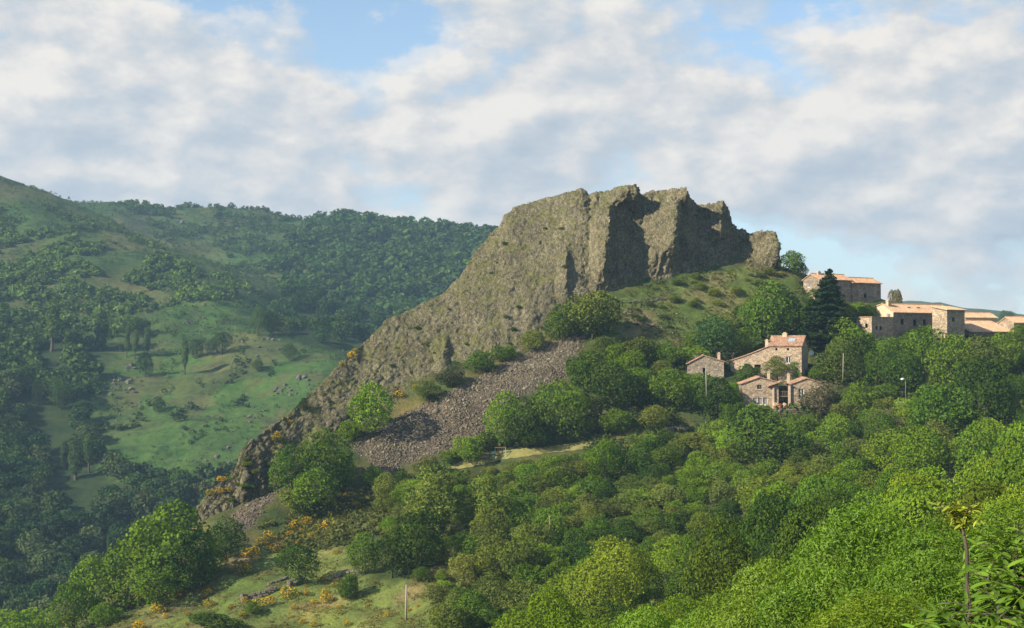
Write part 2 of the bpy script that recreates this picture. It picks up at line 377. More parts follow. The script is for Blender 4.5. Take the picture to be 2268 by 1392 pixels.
# scree, play terrace, garden
cp((1240,800,286),(1180,850,279),(1080,870,277),(1060,960,267),(960,930,270),(990,1000,263),(870,1000,263),(1010,1035,259),(1150,1007,261),(1290,987,263),(1400,967,264),(1550,965,265),(1600,930,268),(1420,915,271))
cp((1010,1060,255),(1200,1065,249),(1400,1040,250),(1600,1020,251),(1200,1150,229),(1215,1230,209),(1000,1150,229),(850,1150,233),(850,1062,257),(700,1120,247),(600,1200,235),(700,1250,221),(600,1290,213),(500,1255,224),(400,1335,212),(300,1385,203),(900,1370,192),(700,1370,197),(1000,1250,206),
   (1500,1100,231),(1700,1035,244),(1900,990,247),(2100,955,249),(2268,935,250))
# gully and the near bank on the right
cw((5,178,-32),(40,186,-26),(80,192,-20),(130,195,-12),(-40,165,-37),(-60,110,-37),(-60,150,-41),(-20,110,-31),(4,110,-27),(37,110,-19),(80,110,-10),(0,60,-19),(30,60,-13),(-30,60,-25),(0,25,-8),(20,25,-5),(0,0,-1.8),(40,0,-1),(-40,0,-6),
   (0,-40,4),(60,-40,5),(-60,-40,1),(-100,60,-42),(-120,150,-58),(-140,230,-72),(-115,300,-62),(150,110,2),(160,250,-6),(180,320,6),(200,0,10))
# far side of the valley
cp((0,1390,400),(100,1335,430),(300,1265,455),(0,1170,480),(200,1070,520),(100,960,560),(400,1110,500),(420,990,540),(600,905,575),(700,825,600),(500,835,610),(300,860,600),(250,795,640),(400,805,640),(560,735,680),(450,685,730),(300,665,750),(100,755,650),(0,855,590),(100,655,740),(0,605,770),(0,505,850),(100,525,840),(200,565,800),(300,605,780),(450,645,760),(560,655,770),
   (0,402,930),(100,434,930),(200,474,920),(300,514,900),(400,564,880),(480,594,860),(560,620,840),(650,648,820),
   (300,535,1020),(400,585,1000),(200,492,1060),(520,615,960),
   (230,454,1180),(300,456,1200),(380,466,1200),(430,462,1200),(550,470,1200),(620,481,1200),(700,490,1200),(800,490,1200),(900,500,1200),(1000,512,1180),(1090,522,1180),(1200,540,1180),(1500,600,1200),
   (400,505,1130),(600,535,1080),(800,565,1050),(1000,585,1020),(700,605,980),(900,645,950),(800,695,850),(700,745,740),(650,705,780),(850,705,800),(800,770,660),(750,800,630))
cp((-300,340,900),(-300,600,750),(-300,900,550),(-300,1200,440),(-800,500,850))
cw((-120,330,-76),(-155,260,-82),(-60,410,-72),(0,455,-58),(60,470,-45),(150,470,-25))
cw((-600,1500,60),(0,1500,45),(600,1500,30),(600,1100,5),(600,800,-15),(400,600,-22),(300,450,-10),(700,400,-5),(900,1200,10),(-1100,1500,90),(-1200,900,130),(-1200,400,60),(-900,2200,40),(0,2200,30),(900,2200,30),(-700,0,40),(700,0,40),(-700,-200,60),(700,-200,60),(1300,1000,30),(1300,2000,50))
cp((2050,672,1900),(2130,684,1900),(2200,697,1900),(2300,716,1900),(2600,745,1900))
for r_ in ((470,1085,249),(520,1040,253),(600,945,263),(700,860,275),(790,775,287),(900,690,298)):
    q_ = P(*r_); cw((q_[0] - 3, q_[1] + 13, q_[2] - 11))
cw((-60, 246, -36), (-66, 238, -41))
CP = np.array(CP)
def tps_fit(Cp, lam=2e-4):
    xy = Cp[:, :2] / 100.0; n = len(Cp)
    r2 = ((xy[:, None] - xy[None]) ** 2).sum(-1); K = 0.5 * r2 * np.log(r2 + 1e-12)
    K += lam * np.eye(n); Pm = np.c_[np.ones(n), xy]
    A = np.zeros((n + 3, n + 3)); A[:n, :n] = K; A[:n, n:] = Pm; A[n:, :n] = Pm.T
    return xy, np.linalg.solve(A, np.r_[Cp[:, 2], 0, 0, 0])
_xy, _w = tps_fit(CP)
def H0(x, y):
    q = np.c_[np.ravel(x), np.ravel(y)] / 100.0; out = np.empty(len(q)); n = len(_xy)
    for i in range(0, len(q), 20000):
        s = q[i:i + 20000]; r2 = ((s[:, None] - _xy[None]) ** 2).sum(-1)
        out[i:i + 20000] = (0.5 * r2 * np.log(r2 + 1e-12)) @ _w[:n] + _w[n] + s @ _w[n + 1:]
    return np.clip(out, -110, 150)
PADS = [(*P(1880, 671, 313), 7.5, 12.0)]        # levelled ground the upper house stands on
def H(x, y):
    x = np.ravel(x); y = np.ravel(y); z = H0(x, y)
    p = np.c_[x, y, np.zeros(len(x))]
    far = sstep(380, 700, y)
    z = z + (0.9 * fbm(p / 14.0, 3)) * (1 - far) * sstep(60, 160, y) + far * (5.0 * fbm(p / 70.0, 4, 0.55)) * sstep(380, 650, y)
    for a_, b_, c_, r0_, r1_ in PADS:
        m_ = 1 - sstep(r0_, r1_, np.hypot(x - a_ - 1.0, y - b_ - 1.5)); z = z * (1 - m_) + np.minimum(z, c_) * m_
    tf_ = sstep(470, 520, y) * (1 - sstep(740, 800, y)); fr = (z / 4.5 + .15 * fbm(p / 60.0 + 5, 2)); fr = fr - np.floor(fr); z = z + tf_ * 0.55 * 4.5 * (sstep(0.3, 0.7, fr) - fr)
    # old cultivation terraces on the lower left slope
    t = (1 - far) * sstep(0, -8, x) * (1 - sstep(226, 236, y)) * sstep(150, 180, y)
    st = 1.7; fr = (z / st) - np.floor(z / st)
    z = z + t * 0.75 * st * (sstep(0.25, 0.75, fr) - fr)
    return z

def axis(parts):
    out = []
    for a, b, st in parts: out += list(np.arange(a, b, st))
    return np.array(out + [parts[-1][1]])
GX = axis([(-1400, -500, 30), (-500, -180, 5), (-180, -90, 3), (-90, 110, 1.4), (110, 200, 3), (200, 600, 16), (600, 1500, 40)])
GY = axis([(-250, 20, 8), (20, 180, 3), (180, 345, 1.4), (345, 420, 3), (420, 900, 4.5), (900, 1260, 8), (1260, 2300, 40)])
gx, gy = np.meshgrid(GX, GY); gz = H(gx, gy)
GV = np.c_[gx.ravel(), gy.ravel(), gz]
nx, ny = len(GX), len(GY)
ii = (np.arange(ny - 1)[:, None] * nx + np.arange(nx - 1)[None]).ravel()
GF = np.c_[ii, ii + 1, ii + nx + 1, ii + nx]

# areas, given by their outline in the photograph; used to tell what grows where
SCREE = [[(778,985),(870,932),(960,888),(1050,842),(1150,790),(1250,752),(1303,736),(1275,785),(1252,840),(1190,864),(1105,892),(1072,930),(1085,975),(1010,1005),(890,1028),(858,1058)],
         [(598,1078),(645,1050),(600,1105),(556,1165),(500,1185),(440,1205),(480,1165)]]
MEADOW = [[(430,960),(480,860),(600,808),(720,772),(790,780),(640,930),(520,1040),(430,1060),(300,1045),(215,1040),(240,985),(330,955),(300,905),(330,870),(420,880)],
          [(330,690),(440,668),(585,662),(592,700),(560,738),(430,748),(330,718)],
          [(225,800),(330,768),(480,800),(420,832),(230,835)]]
GRASS = [(230,1400),(330,1340),(420,1290),(500,1240),(600,1190),(760,1190),(820,1290),(1000,1290),(1000,1400)]
WOOD = [[(590,640),(700,600),(640,560),(740,480),(1100,480),(1120,640),(900,720),(800,790),(690,760),(590,740)],
        [(-400,880),(60,830),(170,880),(180,950),(220,1050),(330,1090),(450,1110),(470,1420),(-400,1420)],
        [(60,690),(260,760),(230,830),(120,830),(-50,820),(-50,720)]]
gpx, gpy = proj(GV)
npn = fbm(np.c_[GV[:, 0] / 9, GV[:, 1] / 9, GV[:, 2] / 9], 4); npf = fbm(np.c_[GV[:, 0] / 55, GV[:, 1] / 55, GV[:, 2] / 55] + 9, 4)
jx, jy = gpx + npn * 14, gpy + npf * 12
far = GV[:, 1] > 385
def lerp(a, b, t): return np.array(a)[None] * (1 - t[:, None]) + np.array(b)[None] * t[:, None]
colr = lerp((0.050, 0.078, 0.024), (0.105, 0.100, 0.040), sstep(-0.5, 0.6, npn))
colf = lerp((0.044, 0.088, 0.024), (0.086, 0.098, 0.038), sstep(-0.5, 0.5, npf))
colr = np.where(far[:, None], colf, colr)
for pl in MEADOW:
    k = far & inpoly(jx, jy, pl) & (npn < 0.28)
    colr[k] = lerp((0.052, 0.108, 0.026), (0.105, 0.118, 0.046), sstep(-0.1, 0.8, npn))[k]
for pl in WOOD:
    k = far & inpoly(jx, jy, pl); colr[k] = np.array((0.030, 0.052, 0.018))
k = (~far) & inpoly(jx, jy, GRASS) & (GV[:, 1] > 150)
colr[k] = lerp((0.120, 0.165, 0.042), (0.200, 0.165, 0.075), sstep(-0.15, 0.75, npn))[k]
k = (~far) & inpoly(jx, jy, [(1290,740),(1400,640),(1560,600),(1730,590),(1810,640),(1700,700),(1560,760),(1330,790)])
colr[k] = lerp((0.095, 0.135, 0.036), (0.185, 0.155, 0.080), sstep(-0.2, 0.6, npn))[k]
for pl in SCREE:
    k = (~far) & inpoly(gpx, gpy, pl); colr[k] = (0.13, 0.105, 0.09)
ground = link('hillside_ground', mesh_np('hillside_ground', GV, GF, [M['ground']], smooth=True, col=colr)); tag(ground, kind='structure')

# ------------------------------------------------------------------ the crag
RIDGE = [(430,1130,246),(470,1085,249),(520,1040,253),(545,985,257),(600,945,263),(640,915,267),(700,860,275),(760,800,283),(790,775,287),(800,765,288),(830,735,291),(855,710,294),(900,690,298),(980,650,304),(1020,610,308),(1050,560,313),(1085,520,317),(1105,500,319),(1115,480,320),(1140,458,322),(1200,440,324),(1250,427,325),(1285,418,326),(1298,424,326),(1304,433,326),(1340,426,326),(1370,416,325),(1405,415,325),(1418,424,325),(1432,424,325),(1450,418,325),(1510,421,325),(1530,440,325),(1545,452,326),(1565,452,326),(1600,445,326),(1613,452,326),(1625,475,326),(1637,502,326),(1655,503,326),(1668,518,326),(1680,513,326),(1705,512,326),(1716,519,326),(1723,555,326),(1730,600,326),(1735,640,326)]
def crag():
    R = np.array(RIDGE, float); Fo = np.array(FOOT, float)
    s = np.concatenate([np.arange(430, 1230, 2.6), np.arange(1230, 1735.1, 1.9)]); ns = len(s)
    rz = np.array([P(px, np.interp(px, R[:, 0], R[:, 1]), np.interp(px, R[:, 0], R[:, 2])) for px in s])
    fz = np.array([P(px, np.interp(px, Fo[:, 0], Fo[:, 1]), np.interp(px, Fo[:, 0], Fo[:, 2])) for px in s])
    fz[:, 2] -= 0.5
    nt_f, nt_b = 130, 34
    V = np.zeros((nt_f + nt_b, ns, 3)); T = np.zeros((nt_f + nt_b, ns))
    low = [(430,0),(520,0),(545,1.6),(556,-.6),(580,1.0),(592,-1.0),(618,1.2),(632,-1.4),(700,0),(800,1.2),(815,-.6),(960,0),(985,1.2),(1000,-.3),(1100,0),(1230,.6),(1254,2.2),(1264,-.3),(1302,-.6),(1336,4.6),(1350,0),(1395,-3.2),(1420,-2.4),(1484,4.4),(1498,.8),(1560,-2),(1640,-5),(1662,-4),(1716,2),(1728,-4),(1736,-4)]
    mid = [(430,0),(1100,0),(1280,.2),(1300,.3),(1344,4.4),(1360,-.4),(1400,-3.4),(1425,-2.7),(1490,5.6),(1506,0),(1545,-2.5),(1565,-2.2),(1595,-.4),(1612,-3),(1650,-5),(1665,-4),(1716,2),(1728,-4),(1736,-4)]
    top = [(430,0),(700,0),(795,.8),(805,0),(1100,0),(1200,.2),(1285,.35),(1303,.3),(1340,1),(1385,4.0),(1408,3.3),(1424,-3.0),(1450,-2.8),(1514,4.0),(1546,-3.0),(1565,-2.4),(1600,.6),(1622,-2.6),(1660,-3.6),(1666,-2.3),(1716,1.6),(1728,-4),(1736,-4)]
    low = np.array(low); top = np.array(top); mid = np.array(mid)
    ol = np.interp(s, low[:, 0], low[:, 1]); ot = np.interp(s, top[:, 0], top[:, 1]); om = np.interp(s, mid[:, 0], mid[:, 1])
    steep = sstep(1230, 1340, s)
    for i in range(nt_f):
        t = i / (nt_f - 1.0)
        tt = t
        yb = (1 - steep) * (0.82 * tt + 0.18 * tt ** 2.2) + steep * (0.55 * tt + 0.45 * tt ** 2.6)
        zb = tt
        p = fz + (rz - fz) * np.c_[np.full(ns, tt), yb, np.full(ns, zb)]
        w = float(sstep(0.70, 0.95, np.array([t]))[0]); w1 = float(sstep(0.32, 0.62, np.array([t]))[0]); foot = 0.10 + 0.90 * float(sstep(0.05, 0.46, np.array([t]))[0])
        off = ((ol * (1 - w1) + om * w1) * (1 - w) + ot * w) * foot * 1.45
        if t > 0.985: pass
        p[:, 1] -= off; V[i] = p; T[i] = t
    ztop = V[nt_f - 1].copy()
    for j in range(nt_b):
        u = (j + 1) / nt_b
        p = ztop.copy(); p[:, 1] += 1.0 + 24 * u
        drop = (ztop[:, 2] - (fz[:, 2] - 6)) * sstep(0.10, 1.0, np.array([u]))[0] + 0.4 * u * 4
        p[:, 2] -= drop; V[nt_f + j] = p; T[nt_f + j] = 1 + u
    # base mesh normals
    du = np.gradient(V, axis=1); dv = np.gradient(V, axis=0); N = np.cross(du, dv); N /= (np.linalg.norm(N, axis=2)[..., None] + 1e-9)
    q = V.reshape(-1, 3); Nf = N.reshape(-1, 3); tf = T.ravel()
    fade = sstep(0.0, 0.10, tf)
    cl = sstep(13, 21, q[:, 0]) + 0.6 * (1 - sstep(-46, -38, q[:, 0]))          # how cliffy: buttresses and the lower left cliff
    cl = np.clip(cl, 0, 1)
    a = fbm(q / np.array([10, 10, 14.0]), 3, 0.5)
    lean = np.c_[q[:, 0] - 0.18 * q[:, 2], q[:, 1], q[:, 2]]
    g1, r1, o1 = worley(lean / np.array([2.3, 2.3, 5.0]), 1); g2, r2, o2 = worley(lean / np.array([1.0, 1.0, 1.7]), 2)
    blk = (r1 - 0.5) * 1.5 + (o1 @ np.array([0.5, -0.3, 0.35])) - 0.35 * (g1 < 0.07)
    blk2 = (r2 - 0.5) * 0.9 + (o2 @ np.array([-0.3, 0.2, 0.5])) - 0.2 * (g2 < 0.08)
    b2 = fbm(q / 0.8 + 3, 2, 0.6)
    g3, r3, o3 = worley(np.c_[lean[:, 0] / 1.3, lean[:, 1] / 1.3, lean[:, 2] / 16.0], 3); blk3 = (r3 - 0.5) * 1.1 - 0.55 * (g3 < 0.10)
    d = ((0.45 + 0.15 * cl) * a + cl * 0.55 * blk + (0.10 + 0.42 * cl) * blk3 + (0.27 + 0.28 * cl) * blk2 + (1 - cl) * 0.12 * blk + 0.10 * b2) * (0.30 + 0.70 * fade)
    # jagged but not raised skyline
    d = np.where((tf > 0.97) & (tf < 1.1), d * 0.6, d)
    q = q + Nf * d[:, None]
    q[:, 0] += 0.35 * fbm(q / 2.3 + 50, 2) * fade
    nr = nt_f + nt_b
    i0 = (np.arange(nr - 1)[:, None] * ns + np.arange(ns - 1)[None]).ravel()
    Fq = np.c_[i0, i0 + 1, i0 + ns + 1, i0 + ns]
    # bury the first row
    q[:ns, 2] -= 2.5; q[:ns, 1] += 0.8
    return q, Fq
CV, CF = crag()
crag_o = link('rock_crag', mesh_np('rock_crag', CV, CF, [M['rock']], smooth=False)); tag(crag_o, kind='structure')

BVH = BVHTree.FromPolygons([Vector(v) for v in GV.tolist()] + [Vector(v) for v in CV.tolist()],
                           [tuple(f) for f in GF.tolist()] + [tuple(int(i) + len(GV) for i in f) for f in CF.tolist()])
def hit(px, py):
    r = BVH.ray_cast(Vector((0, 0, 0)), ray(px, py)); return r[0]
def drop(x, y):
    r = BVH.ray_cast(Vector((x, y, 400)), Vector((0, 0, -1))); return r[0].z if r[0] else float(H([x], [y])[0])
# ------------------------------------------------------------------ vegetation kit (unit height, unit width)
def rnd_dirs(rs, n):
    d = rs.randn(n, 3); return d / np.linalg.norm(d, axis=1)[:, None]
def leaf_quads(rs, C, N, ln, wd, droop=0.0, jit=0.7):
    """a folded rhombic leaf (or leaf spray) at each point C, facing roughly N"""
    n = len(C); nn = N + jit * rs.randn(n, 3); nn /= np.linalg.norm(nn, axis=1)[:, None] + 1e-9
    t = rs.randn(n, 3); t[:, 2] -= droop; t -= nn * (t * nn).sum(1)[:, None]; t /= np.linalg.norm(t, axis=1)[:, None] + 1e-9
    b = np.cross(nn, t); s = rs.uniform(0.65, 1.3, n)[:, None]
    L_ = ln * s; W_ = wd * s
    v = np.stack([C - t * L_ * 0.5, C + b * W_ * 0.5 - nn * W_ * 0.18, C + t * L_ * 0.5 - nn * L_ * 0.12, C - b * W_ * 0.5 - nn * W_ * 0.18], 1).reshape(-1, 3)
    f = np.arange(4 * n).reshape(n, 4); return v, f
def lobed(rs, asp, nl, n, z0=0.18, rl=(0.17, 0.30), shape=1.0, fill=0.12, up=0.25):
    """points and outward directions on a crown made of lobes; width asp, height 1"""
    ctr, rad = [], []
    zc, hz, hw = (1 + z0) / 2, (1 - z0) / 2, asp / 2
    for k in range(nl):
        d = rnd_dirs(rs, 1)[0]; r = rs.uniform(*rl) * min(asp, 1 - z0 + 0.1)
        q = rs.uniform(0.35, 1.15) ** 0.7
        zz = d[2] * q
        taper = 1.0 - 0.35 * max(zz, 0) * shape - 0.25 * max(-zz, 0)
        ctr.append((d[0] * q * max(hw - r, 0.02) * taper * 1.05, d[1] * q * max(hw - r, 0.02) * taper * 1.05, zc + zz * max(hz - r, 0.02))); rad.append(r)
    ctr.append((0, 0, zc)); rad.append(min(hw, hz) * 0.55)
    ctr = np.array(ctr); rad = np.array(rad)
    w = rad ** 2; w /= w.sum(); idx = rs.choice(len(rad), n, p=w)
    d = rnd_dirs(rs, n); d[:, 2] += up; d /= np.linalg.norm(d, axis=1)[:, None]
    # clumped surface: push shell radius by noise so that sprays stand out
    p = ctr[idx] + d * rad[idx][:, None]
    bump = 0.24 * perlin(p * 8.0 + rs.uniform(0, 50)) + 0.10 * perlin(p * 21.0 + 9) + rs.uniform(-0.16, 0.07, n)
    p = p + d * (rad[idx] * bump)[:, None]
    dist = np.linalg.norm(p[:, None] - ctr[None], axis=2) / rad[None]
    inside = (dist < 0.80).any(1) & (rs.rand(n) > fill)
    return p[~inside], d[~inside]
def branchy(rs, asp, h0=0.0, top=0.72, r0=0.022, nb=6, z0=0.3):
    mb = MB(); pts = []; n = 5
    ox, oy = rs.uniform(-.04, .04, 2)
    for i in range(n):
        t = i / (n - 1); pts.append((ox * t * t * asp, oy * t * t * asp, -0.06 + t * (top + 0.06)))
    mb.tube(pts, [r0 * (1.35 - 1.0 * i / (n - 1)) if i else r0 * 1.8 for i in range(n)], 7)
    for k in range(nb):
        a = rs.uniform(0, 6.28); zb = rs.uniform(z0, top * 0.92); l = rs.uniform(0.22, 0.40) * asp
        b = (ox * zb * zb, oy * zb * zb, zb)
        m = (b[0] + math.cos(a) * l * 0.55, b[1] + math.sin(a) * l * 0.55, zb + 0.10)
        e = (b[0] + math.cos(a) * l, b[1] + math.sin(a) * l, zb + 0.24)
        mb.tube([b, m, e], [r0 * 0.6, r0 * 0.4, r0 * 0.12], 5)
    return mb
def norm_w(v, asp):
    v = v.copy(); v[:, :2] /= asp
    hi = np.percentile(v[:, 2], 99.5); v[:, 2] /= hi
    r_ = np.percentile(np.abs(v[:, :2]), 98.5); v[:, :2] *= 0.5 / r_; return v

KIT = {}      # kind -> list of (trunk mesh, crown mesh)
def kit_round(kind, seeds, asp, nl, n, ln, wd, z0=0.18, rl=(0.17, 0.30), mat='leaf', bark='bark', shape=1.0, droop=0.2, nb=6, fill=0.12, jit=0.7):
    KIT[kind] = []
    for sd in seeds:
        rs = np.random.RandomState(sd); p, d = lobed(rs, asp, nl, n, z0, rl, shape, fill)
        v, f = leaf_quads(rs, p, d, ln, wd, droop, jit)
        cm = mesh_np('crown', norm_w(v, asp), f, [M[mat]])
        tb = branchy(rs, asp, nb=nb, top=0.5 + z0 * 0.7, z0=max(0.12, z0 * 0.9)); tb.v = [(x / asp, y / asp, z) for x, y, z in tb.v]
        KIT[kind].append((tb.mesh('trunk', [M[bark]], True), cm))
kit_round('round', range(10, 17), 0.95, 22, 8000, 0.042, 0.026, 0.0, rl=(0.10, 0.31), shape=0.9)
kit_round('tall', range(20, 25), 0.62, 14, 4600, 0.042, 0.028, 0.02, rl=(0.22, 0.36))
kit_round('bush', range(30, 37), 1.35, 26, 6200, 0.060, 0.034, 0.0, rl=(0.10, 0.24), shape=0.6, fill=0.25, jit=0.9)
kit_round('loose', range(40, 44), 0.95, 30, 5200, 0.042, 0.022, 0.0, rl=(0.09, 0.17), fill=0.5, droop=0.6)
kit_round('canopy', range(50, 56), 1.0, 15, 20000, 0.027, 0.0165, 0.05, rl=(0.15, 0.27), fill=0.05, jit=0.55)
kit_round('canopy_near', range(56, 59), 1.0, 17, 62000, 0.0160, 0.0080, 0.05, rl=(0.13, 0.26), mat='leaf_near', fill=0.04, jit=0.55, droop=0.4)
kit_round('ash', range(60, 62), 0.95, 19, 80000, 0.0185, 0.0060, 0.05, rl=(0.11, 0.24), mat='leaf_near', fill=0.06, droop=0.7, jit=0.65)
kit_round('dry', range(65, 67), 1.1, 30, 1500, 0.060, 0.010, 0.05, rl=(0.09, 0.17), fill=0.9, bark='bark_grey', nb=16)
kit_round('poplar', range(70, 73), 0.22, 10, 3000, 0.034, 0.022, 0.04, rl=(0.42, 0.5), shape=1.6, droop=-0.8)
def kit_conifer():
    KIT['conifer'] = []
    for sd in (80, 81):
        rs = np.random.RandomState(sd); asp = 0.72; C, N = [], []
        for k in range(34):
            z = 0.10 + 0.88 * (k / 33.0) ** 0.9; R = asp * 0.5 * (1 - z) ** 0.78 + 0.012; nb = int(6 + 9 * (1 - z))
            for b in range(nb):
                a = rs.uniform(0, 6.28); l = R * rs.uniform(0.62, 1.12); m = max(8, int(l * 190))
                tt = rs.uniform(0.12, 1.0, m); sp = 0.16 * l * (1.1 - tt) + 0.012
                x = np.cos(a) * l * tt - np.sin(a) * rs.uniform(-1, 1, m) * sp; y = np.sin(a) * l * tt + np.cos(a) * rs.uniform(-1, 1, m) * sp
                zz = z - 0.16 * l * tt + 0.10 * l * tt ** 2 + rs.uniform(-0.012, 0.012, m)
                C.append(np.c_[x, y, zz]); N.append(np.c_[np.cos(a) * np.ones(m) * 0.4, np.sin(a) * np.ones(m) * 0.4, np.ones(m)])
        C = np.concatenate(C); N = np.concatenate(N); v, f = leaf_quads(rs, C, N, 0.046, 0.020, 0.4, 0.45)
        mb = MB(); mb.tube([(0, 0, -0.05), (0, 0, 0.5), (0, 0, 0.97)], [0.028 / asp, 0.017 / asp, 0.003], 7)
        KIT['conifer'].append((mb.mesh('trunk', [M['bark']], True), mesh_np('crown', norm_w(v, asp), f, [M['leaf']])))
kit_conifer()
def kit_broom():
    KIT['broom'] = []
    for sd in range(90, 95):
        rs = np.random.RandomState(sd); asp = 1.35
        p, d = lobed(rs, asp, 9, 700, 0.0, (0.2, 0.34), 0.5, 0.3); v, f = leaf_quads(rs, p, d, 0.16, 0.035, -0.8)
        g = mesh_np('foliage', norm_w(v, asp), f, [M['leaf']])
        p, d = lobed(np.random.RandomState(sd), asp, 9, 1400, 0.0, (0.2, 0.34), 0.5, 0.0)
        kf = (p[:, 2] > 0.22) & (perlin(p * 4.2 + sd) > -0.12); p, d = p[kf] + d[kf] * 0.03, d[kf]
        v, f = leaf_quads(rs, p, d, 0.075, 0.055, 0.0)
        KIT['broom'].append((g, mesh_np('flowers', norm_w(v, asp), f, [M['flower']])))
kit_broom()

RNG = np.random.RandomState(11)
G_MID = (0.098, 0.176, 0.020); G_BR = (0.140, 0.245, 0.018); G_DK = (0.056, 0.108, 0.018); G_OL = (0.128, 0.172, 0.032); G_GR = (0.120, 0.128, 0.068); G_BL = (0.055, 0.125, 0.040); G_FAR = (0.052, 0.098, 0.030)
NAME = {'round': 'broadleaf_tree', 'tall': 'broadleaf_tree', 'bush': 'shrub', 'loose': 'open_crowned_tree', 'canopy': 'woodland_tree', 'canopy_near': 'woodland_tree', 'ash': 'ash_tree', 'dry': 'bare_shrub', 'poplar': 'poplar_tree', 'conifer': 'conifer_tree'}
ALLT = []
def tree(kind, loc, h, w, tint, label, group=None, cat=None, name=None):
    ks = KIT[kind]; tr, cr = ks[RNG.randint(len(ks))]
    r = empty(name or NAME[kind], loc, RNG.uniform(0, 6.28)); q_ = RNG.uniform(.86, 1.14); r.scale = (w * q_, w / q_, h); r.rotation_euler = (RNG.uniform(-.07, .07), RNG.uniform(-.07, .07), r.rotation_euler[2])
    t = link('trunk', tr, r); c = link('crown', cr, r)
    k = RNG.uniform(0.80, 1.18); c.color = (tint[0] * k * RNG.uniform(.93, 1.08), tint[1] * k, tint[2] * k, 1)
    tag(r, label, cat or ('bush' if kind in ('bush', 'dry') else 'tree'), group)
    ALLT.append((loc[0], loc[1], w)); return r
def at(px, top, base, w):
    """stand something whose foot shows at (px, base) and whose top shows at (px, top)"""
    h = hit(px, base)
    if h is None: return None
    k = h.y / F
    return h, (base - top) * k, w * k * 0.92
def plant(kind, px, top, base, w, tint, label, group=None, cat=None, name=None):
    r = at(px, top, base, w)
    if r is None: print('MISS', px, base, label); return
    h, hh, ww = r
    return tree(kind, (h.x, h.y, h.z - 0.15), hh, ww, tint, label, group, cat, name)

